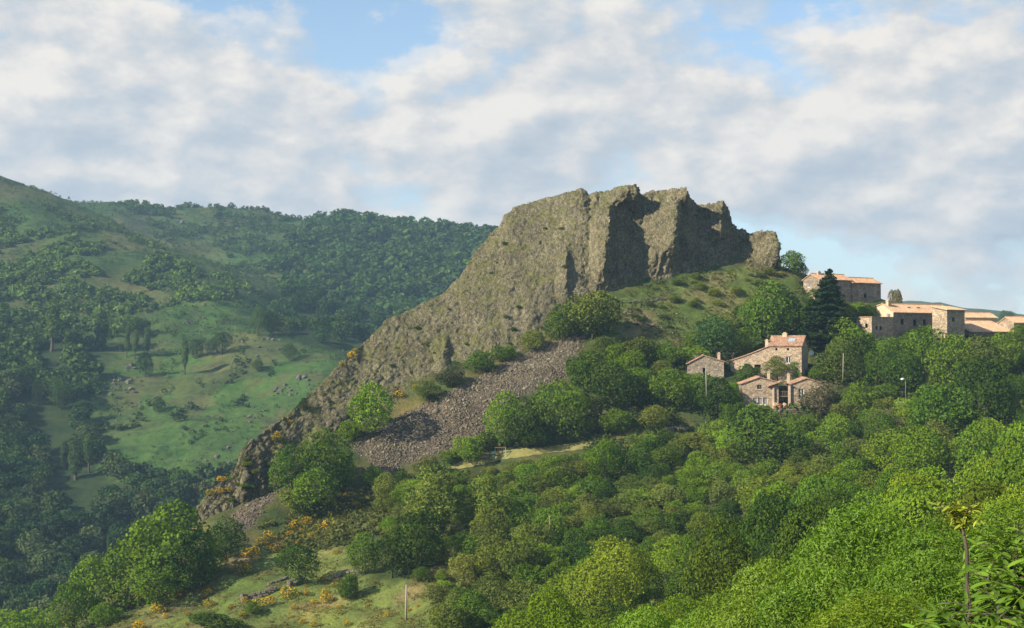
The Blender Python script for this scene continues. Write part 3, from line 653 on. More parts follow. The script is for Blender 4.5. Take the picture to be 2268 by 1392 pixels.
# ---- trees and bushes that can be told apart in the photograph
T = [
 ('bush',1312,645,752,118,G_OL,'large olive-green bush at the foot of the darkest cliff gully'),
 ('bush',1245,672,758,88,G_MID,'rounded bush left of the large olive one, above the scree top'),
 ('bush',1184,730,780,60,G_OL,'small dark round bush on the upper edge of the scree'),
 ('bush',1118,764,800,70,G_MID,'low green bush strip at the crag foot left of the small round bush'),
 ('bush',1068,775,828,76,G_MID,'dense bush bordering the middle of the scree top edge'),
 ('loose',1000,808,858,80,G_GR,'pale flowering hedge bush along the scree upper edge'),
 ('loose',950,842,892,66,G_OL,'lowest hedge bush along the scree, right of the lone round tree'),
 ('round',825,846,968,128,G_BR,'bright green round tree standing alone left of the scree'),
 ('bush',772,930,980,64,G_BR,'bush at the left foot of the lone round tree'),
 ('round',722,950,1095,135,G_MID,'tallest tree of the clump below the lone round tree'),
 ('round',650,985,1110,105,G_MID,'left tree of the clump under the lower rock cliff'),
 ('tall',762,1000,1085,66,G_BR,'narrow tree at the right end of the clump beside the scree foot'),
 ('round',690,1040,1150,120,G_MID,'front tree of the clump above the broom slope'),
 ('bush',655,1078,1140,80,G_OL,'shrub at the edge of the small lower scree'),
 ('bush',822,1030,1085,60,G_MID,'shrub at the foot of the scree tip'),
 ('round',1118,868,992,104,G_MID,'tree at the left end of the wood right of the scree'),
 ('round',1168,880,992,112,G_DK,'dark tree in the middle of the wood right of the scree'),
 ('round',1240,842,985,126,G_MID,'broad tree topping the wood right of the scree'),
 ('bush',1038,965,1025,78,G_BR,'bright bush at the left end of the play terrace'),
 ('bush',990,995,1028,44,G_MID,'smallest bush beside the tip of the play terrace'),
 ('bush',1190,950,994,80,G_MID,'bush behind the swing frame on the play terrace'),
 ('bush',1078,955,998,50,G_DK,'dark bush to the left of the swing frame'),
 ('bush',1400,745,812,95,G_OL,'brownish olive bush at the lower edge of the grassy village slope'),
 ('bush',1345,745,800,80,G_OL,'olive bush above the top of the scree'),
 ('round',1300,775,865,110,G_MID,'tree below the right end of the scree top'),
 ('round',1355,800,915,125,G_DK,'dark tree left of the garden hut'),
 ('bush',1475,758,815,85,G_MID,'bush below the rocky slope left of the hut with red roof'),
 ('bush',1535,765,812,75,G_MID,'bush just above the small red-roofed house'),
 ('round',1588,700,800,92,G_BL,'bluish-green tree behind the small red-roofed house'),
 ('round',1648,725,792,75,G_MID,'green tree behind the sloping wing of the tall house'),
 ('round',1700,622,765,118,G_MID,'big tree on the slope above the tall house with skylight'),
 ('round',1748,655,762,105,G_DK,'dark tree between the big slope tree and the conifer'),
 ('conifer',1824,600,775,140,(0.034, 0.066, 0.018),'dark conifer with pointed top beside the upper house'),
 ('round',1668,668,745,80,G_MID,'tree at the left side of the big slope tree'),
 ('bush',1755,555,608,62,G_MID,'light bush on the skyline right of the last rock pillar'),
 ('bush',1770,580,616,40,G_DK,'dark low bush on the skyline above the conifer'),
 ('bush',1898,668,705,55,G_MID,'bush under the upper house on its rock'),
 ('round',1868,665,735,60,G_OL,'olive tree on the rock under the upper house'),
 ('bush',1915,675,722,58,G_BR,'bright bush on the bank under the upper house'),
 ('bush',1960,705,735,44,G_DK,'dark bush against the cream gable of the long house'),
 ('round',1800,640,720,70,G_MID,'tree left of the conifer on the upper slope'),
 ('round',2015,735,800,70,G_MID,'tree before the dark front of the long house'),
 ('round',1975,745,815,70,G_BR,'bright tree right of the flat-topped block'),
 ('bush',1938,680,708,50,G_DK,'dark bush between upper house and long roofed house'),
 ('bush',1985,640,690,36,G_GR,'small grey-green round tree behind the long roof'),
 ('round',1872,705,800,95,G_BR,'bright tree below the conifer, left of the flat-topped block'),
 ('bush',1920,735,800,70,G_MID,'tree in front of the left wall of the flat-topped block'),
 ('round',1852,750,855,100,G_OL,'olive-green tree right of the tall house'),
 ('round',1940,778,862,90,G_MID,'tree below the flat-topped block'),
 ('round',2045,722,845,118,G_MID,'large tree hiding the foot of the long house'),
 ('round',2000,775,880,95,G_DK,'dark tree above the lamp post'),
 ('round',2108,742,880,115,G_MID,'tree hiding the foot of the square annex'),
 ('round',2165,745,850,100,G_OL,'tree in front of the low pale roofs'),
 ('round',2222,735,835,95,G_MID,'tree below the right end of the low roofs'),
 ('bush',2228,688,718,46,G_MID,'bush on the skyline between the low roofs'),
 ('bush',2262,718,760,60,G_MID,'bush at the right photo edge beneath the last roof'),
 ('loose',1722,788,842,84,G_OL,'loose olive tree in front of the tall house'),
 ('bush',1655,805,850,55,G_DK,'bush at the foot of the sloping wing'),
 ('round',1621,846,900,50,G_BR,'small bright round tree left of the lower house'),
 ('loose',1818,842,925,96,G_GR,'grey-olive tree in front of the right gable of the lower house'),
 ('round',1588,835,925,82,G_DK,'dark tree below the small red-roofed house'),
 ('round',1540,825,905,84,G_MID,'tree left of the pale pole by the small house'),
 ('round',1478,815,910,108,G_MID,'tree right of the garden hut'),
 ('bush',1668,893,955,92,G_MID,'bush in front of the glazed windows of the lower house'),
 ('round',1690,905,1045,185,G_DK,'very dark broad tree below the lower house'),
 ('bush',1900,845,930,84,G_MID,'bush left of the lamp post foot'),
 ('bush',1772,918,975,62,G_MID,'bush below the patio of the lower house'),
 ('round',1845,925,1010,86,G_MID,'tree below the terracotta pots of the lower house'),
 ('dry',1960,905,985,120,G_GR,'bare grey leafless shrub patch below the lamp post'),
 ('round',2080,850,985,132,G_MID,'broad tree right of the bare grey shrubs'),
 ('round',2182,790,945,118,G_DK,'tall dark tree near the right photo edge below the roofs'),
 ('round',1342,972,1075,96,G_BR,'bright yellow-green tree below the play terrace'),
 ('round',1408,985,1068,90,G_DK,'dark round tree beside the bright one below the terrace'),
 ('loose',960,1030,1200,150,G_OL,'broad open-crowned tree below the scree with visible grey stems'),
 ('loose',1068,1055,1185,125,G_OL,'open-crowned tree right of the broad one below the terrace tip'),
 ('round',868,1168,1280,100,G_DK,'dark dense tree at the right edge of the grassy slope'),
 ('round',808,1180,1270,76,G_MID,'green tree at the left of the dark dense one on the slope'),
 ('round',925,1130,1270,110,G_DK,'dark tree behind the pole at the bottom of the slope'),
 ('loose',1095,1175,1300,115,G_OL,'pale loose tree left of the central pole'),
 ('loose',1150,1170,1315,110,G_OL,'pale loose tree just beneath the central pole'),
 ('round',662,1205,1295,86,G_DK,'isolated small tree on the open grass above the stone wall'),
 ('bush',770,1270,1332,48,G_MID,'solitary bush casting a shadow on the terraced grass'),
 ('round',372,1115,1315,190,G_MID,'tallest tree of the wooded spur at the lower left'),
 ('round',285,1185,1350,150,G_MID,'second tree of the wooded spur, left of the tallest'),
 ('round',420,1180,1310,120,G_DK,'dark tree at the right of the wooded spur'),
 ('round',205,1232,1375,125,G_MID,'tree at the left shoulder of the wooded spur'),
 ('round',500,1145,1240,96,G_DK,'dark round tree below the small scree at the spur'),
 ('round',165,1290,1410,115,G_MID,'low tree at the foot of the wooded spur'),
 ('bush',60,1350,1425,150,G_BR,'bright bushes in the lower left corner'),
 ('round',345,1225,1345,130,G_MID,'front tree of the wooded spur above the broom'),
 ('bush',232,1335,1392,80,G_MID,'bush below the wooded spur among broom'),
 ('bush',455,1215,1290,90,G_MID,'bush between wooded spur and the grass slope'),
 ('bush',560,1330,1362,36,G_MID,'tiny bush on the lowest grass terrace'),
 ('bush',480,1355,1400,110,G_DK,'dark low shrub row at the bottom of the grass'),
]
for k, px, tp, ba, w, tint, lab in T:
    plant(k, px, tp, ba, w, tint, lab)

# ---- yellow broom
Y_FL = (0.80, 0.50, 0.018)
def broom(px, py, w, label, group, near=True):
    h = hit(px, py)
    if h is None: return
    s = 1.05 * w * h.y / F; g, fl = KIT['broom'][RNG.randint(5)]
    r = empty('broom_bush', (h.x, h.y, h.z - 0.1), RNG.uniform(0, 6.28)); r.scale = (s, s, s * RNG.uniform(0.62, 0.85))
    a = link('foliage', g, r); b = link('flowers', fl, r); b['kind'] = 'stuff'; a.color = (0.085, 0.12, 0.03, 1); k = RNG.uniform(0.8, 1.12); b.color = (Y_FL[0] * k, Y_FL[1] * k * RNG.uniform(.9, 1.1), Y_FL[2], 1)
    tag(r, label, 'bush', group); return r
for px, py, w, lab in [
 (540,1272,34,'yellow broom standing alone in the middle of the open grass'), (636,1330,40,'large yellow broom right of the stone wall end'), (465,1348,26,'yellow broom left of the stone wall'),
 (460,1318,18,'small yellow broom on the upper left of the grass'), (678,1318,20,'yellow broom just right of the large broom'), (575,1346,34,'yellow broom below the stone wall'), (597,1340,26,'yellow broom touching the one below the wall'),
 (536,1370,20,'small yellow broom on the lowest terrace'), (722,1338,30,'yellow broom beside the solitary bush'), (556,1236,40,'yellow broom at the top edge of the open grass'), (592,1203,40,'largest yellow broom at the top of the grass'),
 (575,1210,30,'yellow broom in the row climbing to the clump'), (606,1225,26,'yellow broom at the right of the row climbing to the clump'), (725,1170,22,'yellow broom on the scrub right of the row'), (492,1247,20,'yellow broom at the foot of the dark round tree'),
 (160,1388,46,'yellow broom in the bottom left corner'), (265,1325,40,'yellow broom under the wooded spur'), (325,1335,52,'broad yellow broom at the foot of the wooded spur'), (385,1325,36,'yellow broom at the right foot of the wooded spur'), (350,1358,30,'yellow broom on the grass below the wooded spur'),
 (412,1310,24,'pale broom where the spur meets the grass'), (230,1380,34,'yellow broom near the bottom edge'), (305,1395,30,'yellow broom cut by the bottom edge'),
 (612,978,30,'yellow broom on the lower rock cliff'), (645,940,14,'tiny broom on the rock ridge above the lower cliff'), (757,812,16,'broom on the rock ridge under the overhang'), (778,795,22,'broom just below the rock overhang edge'),
 (785,783,16,'topmost broom by the rock overhang'), (886,880,24,'broom right of the lone round tree'), (920,860,14,'small broom at the foot of the slab'), (487,1095,20,'broom on the ridge end at the left'), (465,1098,20,'leftmost broom on the ridge end'), (505,1092,18,'broom right on the ridge end'), (490,1068,22,'broom above the ridge end'), (937,762,10,'tiny broom in the middle of the slab'),
 (680,1165,26,'broom on the scrub below the clump'), (655,1175,30,'broom in the scrub patch left below the clump'), (640,1190,24,'broom low in the scrub patch'), (700,1140,20,'broom higher in the scrub patch'), (735,1120,18,'broom below the scree tip'), (775,1090,16,'broom at the scree tip'), (810,1085,14,'small broom right of the scree tip'), (665,1205,18,'broom behind the isolated small tree'), (745,1230,20,'faded broom right of the isolated small tree'), (830,1295,14,'faded broom on the right of the grass'), (925,1345,12,'tiny broom near the lower pole'), (715,1290,18,'broom on the middle terrace')]:
    broom(px, py, w, lab, None)

for lab, grp, poly, n in (('small yellow broom among many trailing down the scrub above the grass', 'small brooms above the open grass', [(540,1240),(600,1185),(690,1130),(800,1085),(820,1120),(720,1200),(620,1235)], 30), ('small yellow broom dotted over the terraced grass', 'small brooms on the terraced grass', [(260,1392),(420,1300),(560,1250),(760,1300),(940,1350),(900,1392)], 28)):
    rq_ = np.random.RandomState(len(lab)); cn = 0
    while cn < n:
        x_, y_ = rq_.uniform(230, 960), rq_.uniform(1080, 1392)
        if inpoly(np.array([x_]), np.array([y_]), poly)[0]: broom(x_, y_, rq_.uniform(8, 19), lab, grp); cn += 1
# ---- shrubs rooted in the rock and on the shoulder under the cliffs
rq_ = np.random.RandomState(17)
for lab, grp, poly, n, w0, w1, tints in (('small shrub rooted in a crevice of the crag slab', 'shrubs in the crag crevices', [(640,960),(820,770),(1000,660),(1110,520),(1250,450),(1300,640),(1200,730),(1000,840),(800,950)], 30, 7, 16, (G_OL, G_DK)), ('shrub growing on the rocky spur at the lower left', 'shrubs on the lower left rocky spur', [(445,1120),(540,1010),(640,930),(660,960),(560,1080),(480,1140)], 16, 12, 26, (G_OL, G_MID)), ('dark low shrub on the grassy shoulder under the cliffs', 'shrubs on the shoulder under the cliffs', [(1370,690),(1430,640),(1560,615),(1720,605),(1790,640),(1700,680),(1600,720),(1500,760),(1400,740)], 38, 14, 34, (G_DK, G_OL, G_OL))):
    cn = 0
    while cn < n:
        x_, y_ = rq_.uniform(430, 1800), rq_.uniform(450, 1150)
        if inpoly(np.array([x_]), np.array([y_]), poly)[0]:
            w_ = rq_.uniform(w0, w1); plant('bush', x_, y_ - w_ * rq_.uniform(.4, .65), y_, w_, tints[rq_.randint(len(tints))], lab, grp, None, 'crag_shrub'); cn += 1

# ---- scrub that fills the slope below the terrace and round the village (seen only as a mass of like bushes)
def scatter_px(n, poly, rs):
    xs = [p[0] for p in poly]; ys = [p[1] for p in poly]; out = []
    while len(out) < n:
        x = rs.uniform(min(xs), max(xs), 200); y = rs.uniform(min(ys), max(ys), 200); k = inpoly(x, y, poly)
        out += list(zip(x[k], y[k]))
    return out[:n]
def world_scatter(poly, x0, x1, y0, y1, dist, rs, tries=4000):
    """spaced positions on the ground inside an area outlined in the photograph"""
    pts = []; X = rs.uniform(x0, x1, tries); Yv = rs.uniform(y0, y1, tries); Z = H(X, Yv); qx, qy = proj(np.c_[X, Yv, Z]); ok = inpoly(qx, qy, poly)
    grid = {}
    for x, y, z, o in zip(X, Yv, Z, ok):
        if not o: continue
        c = (int(x // dist), int(y // dist)); bad = False
        for a in (-1, 0, 1):
            for b in (-1, 0, 1):
                for q in grid.get((c[0] + a, c[1] + b), ()):
                    if (q[0] - x) ** 2 + (q[1] - y) ** 2 < dist * dist: bad = True
        if bad: continue
        grid.setdefault(c, []).append((x, y)); pts.append((x, y, z))
    return pts
rs = np.random.RandomState(5)
SLOPE = [(830,1075),(1000,1050),(1290,1012),(1560,985),(1700,1000),(1900,1000),(2100,960),(2300,930),(2300,1010),(1900,1060),(1700,1120),(1500,1210),(1300,1270),(1240,1320),(1120,1400),(1010,1440),(940,1310),(860,1180)]
LAWN = np.array([(940,1046),(1000,1040),(1030,1040),(1075,1030),(1115,1020),(1160,1015),(1200,1008),(1240,1003),(1285,998),(1310,992),(1360,975)])
for q_ in ((1216,1232,7), (1222,1255,6), (899,1374,6), (2006,880,7), (2008,900,6), (1867,835,6), (1567,870,5)):
    h_ = hit(q_[0], q_[1]); ALLT.append((h_.x, h_.y, q_[2]))
def room(x, y):
    """height free above the ground before a bush would hide the play terrace behind it"""
    z = drop(x, y); qx, qy = proj(np.array([[x, y, z]])); qx = qx[0]
    if qx < 960 or qx > 1330: return 9.0
    lim = np.interp(qx, LAWN[:, 0], LAWN[:, 1]) + 3
    return max(0.0, (qy[0] - lim) * y / F)
def clear(x, y, w, f=0.32):
    for a, b, c in ALLT:
        if (a - x) ** 2 + (b - y) ** 2 < ((c + w) * f) ** 2: return False
    return True
for x, y, z in world_scatter(SLOPE, -60, 110, 150, 262, 2.7, rs, 14000)[:320]:
    w = rs.uniform(2.6, 6.0)
    if not clear(x, y, w * 0.5, 0.28): continue
    kd = ['bush', 'bush', 'bush', 'loose', 'round'][rs.randint(5)]; w = min(w, room(x, y) * 1.3)
    if w < 1.2: continue
    tint = [G_MID, (0.140, 0.190, 0.036), (0.112, 0.188, 0.024), (0.142, 0.180, 0.044), G_BR, G_DK, G_OL][rs.randint(7)]
    tree(kd, (x, y, drop(x, y) - 0.2), min(w * rs.uniform(0.6, 0.95) * (1.25 if kd == 'round' else 1), max(.8, room(x, y))), w, tint, *(('green scrub bush on the slope left of the slim dark pole', 'scrub left of the slim dark pole') if 1134 + F * x / y < 1216 else ('green scrub bush between the slim dark pole and the very dark broad tree', 'scrub between pole and dark tree') if 1134 + F * x / y < 1690 else ('green scrub bush right of the very dark broad tree', 'scrub right of the dark broad tree')), 'bush', 'scrub_bush')
GARD = [(1290,800),(1420,790),(1520,840),(1600,880),(1650,960),(1600,985),(1520,930),(1480,960),(1400,960),(1290,975),(1260,900)]
VIL = [(1780,850),(1900,790),(1980,790),(2268,790),(2400,800),(2400,930),(2100,960),(1900,985),(1800,990),(1760,940),(1840,930),(1890,900)]
UPV = [(1520,790),(1620,720),(1680,690),(1780,690),(1860,750),(1900,790),(1800,800),(1795,760),(1690,740),(1620,770)]
for poly, n, lab, grp in ((GARD, 70, 'leafy garden tree in the thicket between scree and small house', 'trees in the thicket between scree and houses'), (VIL, 75, 'leafy tree in the thicket below the right-hand houses', 'trees in the thicket below the right-hand houses'), (UPV, 26, 'leafy tree in the belt behind the tall house', 'trees in the belt behind the tall house')):
    for x, y, z in world_scatter(poly, -20, 140, 240, 325, 3.4, rs, 6000)[:n]:
        w = rs.uniform(3.6, 6.2)
        if not clear(x, y, w * 0.5): continue
        tree(['round', 'bush', 'round', 'tall'][rs.randint(4)], (x, y, drop(x, y) - 0.2), w * rs.uniform(0.7, 1.0), w, [G_MID, G_DK, G_BR, G_OL, G_MID][rs.randint(5)], lab, grp, 'tree', 'thicket_tree')

# ---- the wood on the near bank: crowns run down to the lower right corner
CANL = np.array([(1000,1400),(1100,1385),(1190,1300),(1250,1262),(1330,1215),(1450,1185),(1540,1150),(1620,1100),(1700,1052),(1800,1010),(1900,975),(2000,935),(2100,905),(2268,880),(2500,870)])
NEARL = np.array([(1100,1410),(1300,1375),(1500,1330),(1650,1290),(1750,1215),(1850,1150),(1950,1110),(2100,1100),(2268,1070),(2500,1060)])
pts = world_scatter([(1120,1320),(1250,1200),(1700,1000),(2000,900),(2600,820),(2800,2600),(1120,2600)], -5, 120, 40, 232, 6.3, np.random.RandomState(21), 9000)
pts.sort(key=lambda p: -p[1])
for x, y, z in pts:
    if y < 48 and x > 0.30 * y: continue
    qx = 1134 + F * x / y
    if qx > 2500: continue
    h = rs.uniform(8.5, 12.0) if rs.rand() < .42 else rs.uniform(4.0, 6.5); lim = np.interp(qx, CANL[:, 0], CANL[:, 1]) + rs.uniform(-22, 26)
    if y < 85: lim = max(lim, np.interp(qx, NEARL[:, 0], NEARL[:, 1]) + rs.uniform(0, 30))
    zt = P(qx, lim, y)[2]; h = min(h, zt - z)
    if h < 1.6: continue
    w = min(max(h, 3.4) * rs.uniform(0.85, 1.15), 7.8)
    tree('canopy_near' if y < 80 else 'canopy' if y < 175 else 'round', (x, y, z - 0.3), h, w, [(0.136, 0.232, 0.016), (0.118, 0.210, 0.016), G_MID, (0.156, 0.240, 0.018), (0.126, 0.186, 0.022), G_DK][rs.randint(6)], *(('fine-leaved crown in the front of the bright wood along the bottom edge', 'front trees of the bright lower right wood') if y < 80 else ('tree in the middle depth of the bright lower right wood', 'middle trees of the bright lower right wood') if y < 150 else ('tree along the rear rim of the bright lower right wood', 'rear trees of the bright lower right wood')))
print('TREES', len(ALLT))
# ------------------------------------------------------------------ houses
class House:
    def __init__(s, label, px, py, Y, yaw, wall='wall_tan', tile='tile_red', name='stone_house'):
        p = P(px, py, Y); s.o = Vector(p); s.Y = Y; s.yaw = yaw; s.m = Y / F; s.wall = M[wall]; s.tile = M[tile]
        s.root = empty(name, p, yaw); tag(s.root, label, 'house', 'houses of the hill village'); s.wb = MB(); s.roofs = []; s.wins = []
    def width_to(s, px):
        """length along the front so that its right end shows at photo column px"""
        k = (px - 1134.0) / F; c, sn = math.cos(s.yaw), math.sin(s.yaw)
        return (k * s.o.y - s.o.x) / (c - k * sn)
    def skin(s, mp, prof, opens=(), base=-3.0, depth=0.2):
        """prof: [(u, ztop)...]; mp maps (u, z, d) to local xyz with d measured inwards"""
        us = sorted({round(u, 4) for u, _ in prof} | {round(o[0], 4) for o in opens} | {round(o[0] + o[2], 4) for o in opens})
        hmin = min(z for _, z in prof); zs = sorted({base, hmin} | {o[1] for o in opens} | {o[1] + o[3] for o in opens}); zs = [z for z in zs if z <= hmin + 1e-6]
        pu = [p[0] for p in prof]; pz = [p[1] for p in prof]
        for i in range(len(us) - 1):
            a, b = us[i], us[i + 1]
            for j in range(len(zs) - 1):
                c, d = zs[j], zs[j + 1]; mu, mz = (a + b) / 2, (c + d) / 2
                if any(o[0] < mu < o[0] + o[2] and o[1] < mz < o[1] + o[3] for o in opens): continue
                s.wb.add([mp(a, c, 0), mp(b, c, 0), mp(b, d, 0), mp(a, d, 0)], [(0, 1, 2, 3)])
            ta, tb = float(np.interp(a, pu, pz)), float(np.interp(b, pu, pz))
            q = [mp(a, hmin, 0), mp(b, hmin, 0)]
            if tb > hmin + 1e-4: q.append(mp(b, tb, 0))
            if ta > hmin + 1e-4: q.append(mp(a, ta, 0))
            if len(q) > 2: s.wb.add(q, [tuple(range(len(q)))])
        for u, z, w, h, *_ in opens:
            c = [(u, z), (u + w, z), (u + w, z + h), (u, z + h)]
            for k in range(4):
                p, q = c[k], c[(k + 1) % 4]
                s.wb.add([mp(*p, 0), mp(*q, 0), mp(*q, depth), mp(*p, depth)], [(0, 1, 2, 3)])
            s.fit(mp, u, z, w, h, depth, *(_ or ['window']))
    def fit(s, mp, u, z, w, h, d, kind='window', frame='white'):
        def slab(mb, u0, u1, z0, z1, d0, d1):
            vs = [mp(u0, z0, d0), mp(u1, z0, d0), mp(u1, z1, d0), mp(u0, z1, d0), mp(u0, z0, d1), mp(u1, z0, d1), mp(u1, z1, d1), mp(u0, z1, d1)]
            mb.add(vs, [(0, 1, 2, 3), (7, 6, 5, 4), (0, 4, 5, 1), (1, 5, 6, 2), (2, 6, 7, 3), (3, 7, 4, 0)])
        if kind == 'door':
            mb = MB(); slab(mb, u + .01, u + w - .01, z + .01, z + h - .01, d - .05, d + .03); o = mb.build('door', M[frame], s.root)
            mb = MB(); slab(mb, u + w - .18, u + w - .10, z + h * .45, z + h * .5, d - .09, d - .052); mb.build('handle', M['metal'], o); return
        if kind == 'opening':
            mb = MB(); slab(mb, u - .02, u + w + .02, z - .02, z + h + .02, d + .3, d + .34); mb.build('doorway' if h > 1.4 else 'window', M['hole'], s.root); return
        t = 0.09; mb = MB()
        slab(mb, u + .003, u + t, z + .003, z + h - .003, d - .06, d); slab(mb, u + w - t, u + w - .003, z + .003, z + h - .003, d - .06, d)
        slab(mb, u + t, u + w - t, z + .003, z + t, d - .06, d); slab(mb, u + t, u + w - t, z + h - t, z + h - .003, d - .06, d)
        if w > 0.7: slab(mb, u + w / 2 - t / 2, u + w / 2 + t / 2, z + t, z + h - t, d - .055, d - .004)
        o = mb.build('window', M[frame], s.root)
        mb = MB(); slab(mb, u + .02, u + w - .02, z + .02, z + h - .02, d - .002, d + .02); mb.build('pane', M['glass'], o)
        mb = MB(); slab(mb, u - .1, u + w + .1, z - .14, z - .004, -.08, .12); mb.build('sill', M['quoin'], o)
        if kind == 'shuttered':
            for a in (u - w * .52 - .02, u + w + .02):
                mb = MB(); slab(mb, a, a + w * .52, z, z + h, -.07, -.015); mb.build('shutter', M['white'], o)
    def roof_slab(s, mb, A, B, e0, e1, mp, th=0.14):
        """one tiled slope from (u,z)=A (low or high) to B, running e0..e1 along the ridge; corrugated like clay tiles"""
        n = max(4, int((e1 - e0) / 0.15)); rows = max(2, int(math.hypot(B[0] - A[0], B[1] - A[1]) / 0.8))
        nrm = Vector((-(B[1] - A[1]), B[0] - A[0])).normalized()
        if nrm.y < 0: nrm = -nrm
        b0 = len(mb.v); vs = []; fs = []
        for r in range(rows + 1):
            t = r / rows; u = A[0] + (B[0] - A[0]) * t; z = A[1] + (B[1] - A[1]) * t
            for k in range(n + 1):
                e = e0 + (e1 - e0) * k / n; w = 0.05 if k % 2 else 0.0; w += 0.025 * math.sin(k * 1.7 + r * 2.3)
                vs.append(mp(u + nrm.x * w, z + th + nrm.y * w, e))
        for r in range(rows):
            for k in range(n):
                a = r * (n + 1) + k; fs.append((a, a + 1, a + n + 2, a + n + 1))
        m0 = len(vs)
        vs += [mp(A[0], A[1], e0), mp(A[0], A[1], e1), mp(B[0], B[1], e1), mp(B[0], B[1], e0)]
        fs.append((m0, m0 + 3, m0 + 2, m0 + 1))
        fs.append(tuple([m0 + 1] + list(range(n, -1, -1)) + [m0])[:]); fs.append(tuple([m0 + 3] + list(range(rows * (n + 1), rows * (n + 1) + n + 1)) + [m0 + 2]))
        fs.append(tuple([m0] + [r * (n + 1) for r in range(rows + 1)] + [m0 + 3])); fs.append(tuple([m0 + 2] + [r * (n + 1) + n for r in range(rows, -1, -1)] + [m0 + 1]))
        mb.add(vs, fs)
    def body(s, L, D, prof, axis, opens=None, base=-3.0, at=(0, 0), ov=0.32, ovr=0.22, roof=True, faces='fblr'):
        """axis 'b': gable to the front, prof over a; axis 'a': eaves to the front, prof over depth"""
        op = opens or {}; ax, bx = at
        fr = lambda u, z, d: (ax + u, bx + d, z)
        bk = lambda u, z, d: (ax + L - u, bx + D - d, z)
        lf = lambda u, z, d: (ax + d, bx + D - u, z)
        rt = lambda u, z, d: (ax + L - d, bx + u, z)
        if axis == 'b':
            tops = {'f': prof, 'b': [(L - u, z) for u, z in prof][::-1], 'l': [(0, prof[0][1]), (D, prof[0][1])], 'r': [(0, prof[-1][1]), (D, prof[-1][1])]}
            mp = lambda u, z, e: (ax + u, bx + e, z); e1 = D
        else:
            tops = {'l': [(D - u, z) for u, z in prof][::-1], 'r': prof, 'f': [(0, prof[0][1]), (L, prof[0][1])], 'b': [(0, prof[-1][1]), (L, prof[-1][1])]}
            mp = lambda u, z, e: (ax + e, bx + u, z); e1 = L
        for k, f in (('f', fr), ('b', bk), ('l', lf), ('r', rt)):
            if k in faces: s.skin(f, tops[k], op.get(k, ()), base)
        if roof:
            mb = MB()
            for i in range(len(prof) - 1):
                A, B = prof[i], prof[i + 1]; dx, dz = B[0] - A[0], B[1] - A[1]; l = math.hypot(dx, dz); dx /= l; dz /= l
                A2 = (A[0] - dx * ov, A[1] - dz * ov) if i == 0 else A; B2 = (B[0] + dx * ov, B[1] + dz * ov) if i == len(prof) - 2 else B
                s.roof_slab(mb, A2, B2, -ovr, e1 + ovr, mp)
                if i: mb.tube([mp(A[0], A[1] + 0.17, -ovr), mp(A[0], A[1] + 0.18, e1 / 2), mp(A[0], A[1] + 0.17, e1 + ovr)], 0.13, 6)
            r = mb.build('roof', s.tile, s.root); s.roofs.append(r); return r
    def chimney(s, x, y, z0, z1, w=0.55, d=0.55, mat='quoin', roof=None):
        mb = MB(); mb.box((x, y, (z0 + z1) / 2), (w, d, z1 - z0)); mb.box((x, y, z1 + 0.06), (w + .16, d + .16, 0.12)); mb.box((x, y, z1 + 0.22), (w * .6, d * .6, 0.2))
        mb.build('chimney', M[mat], roof or s.roofs[0])
    def done(s):
        w = s.wb.build('wall', s.wall, s.root); return s.root
    def part(s, name, mb, mat, parent=None): return mb.build(name, M[mat], parent or s.root)

# small red-roofed house at the left
h = House('small stone house with low red gable roof and dark doorway, leftmost', 1523, 845, 284, -0.05, 'wall_grey', 'tile_red')
L1 = h.width_to(1603); r = h.body(L1, 6.0, [(0, 3.5), (L1 * .43, 5.1), (L1, 3.9)], 'b', {'f': [(3.0, 0.4, 0.75, 2.3, 'opening')], 'r': [(2.5, 1.2, .8, 1.0)]})
h.chimney(2.1, 2.4, 4.0, 5.6, .4, .4, 'wall_grey', r); h.chimney(6.3, 0.9, 4.0, 5.5, .5, .5, 'render_cream', r); h.done()

# tall house with skylight, and its sloping wing
h = House('tall tan stone house with red tiled roof, skylight and sloping left wing', 1703, 836, 283, -0.40, 'wall_tan', 'tile_red')
L2 = h.width_to(1775); hf = (836 - 766) * h.m
r = h.body(L2, 6.2, [(0, hf), (3.1, hf + 1.75), (6.2, hf)], 'a', {'f': [(1.3, hf - .95, .45, .45, 'opening'), (L2 - 2.9, hf - .95, .45, .45, 'opening'), (L2 - 3.1, hf - 3.5, 1.0, 1.35, 'window', 'white')], 'r': [(2.6, hf - 1.7, .6, .7)]})
h.chimney(2.6, 3.0, hf + 1.2, hf + 2.35, .9, .6, 'quoin', r)
mb = MB(); yb = 1.25; zb = hf + 1.75 * yb / 3.1 + .2; mb.add([(3.6, yb, zb), (4.9, yb, zb), (4.9, yb + 1.0, zb + .565), (3.6, yb + 1.0, zb + .565), (3.6, yb, zb - .16), (4.9, yb, zb - .16), (4.9, yb + 1.0, zb + .4), (3.6, yb + 1.0, zb + .4)], [(0, 1, 2, 3), (0, 4, 5, 1), (1, 5, 6, 2), (2, 6, 7, 3), (3, 7, 4, 0)]); h.part('skylight', mb, 'skyglass', r)
c, sn = math.cos(-0.40), math.sin(-0.40); k = (1617 - 1134) / F; LW = (h.o.x - k * h.o.y) / (c - k * sn)
hr = (836 - 768) * h.m; hl = (836 - 800) * h.m
r2 = h.body(LW - .02, 5.2, [(0, hl), (LW * .46, (hl + hr) / 2 - .25), (LW - .02, hr)], 'b', {'f': [(LW - 3.5, hr - 2.55, .75, .95, 'opening'), (LW - 3.0, hr - 5.2, 1.3, 1.6, 'opening')]}, at=(-LW, 0.25), faces='fbl')
h.chimney(-0.55, 0.9, hr - .6, hr + 1.15, .62, .6, 'quoin', r2)
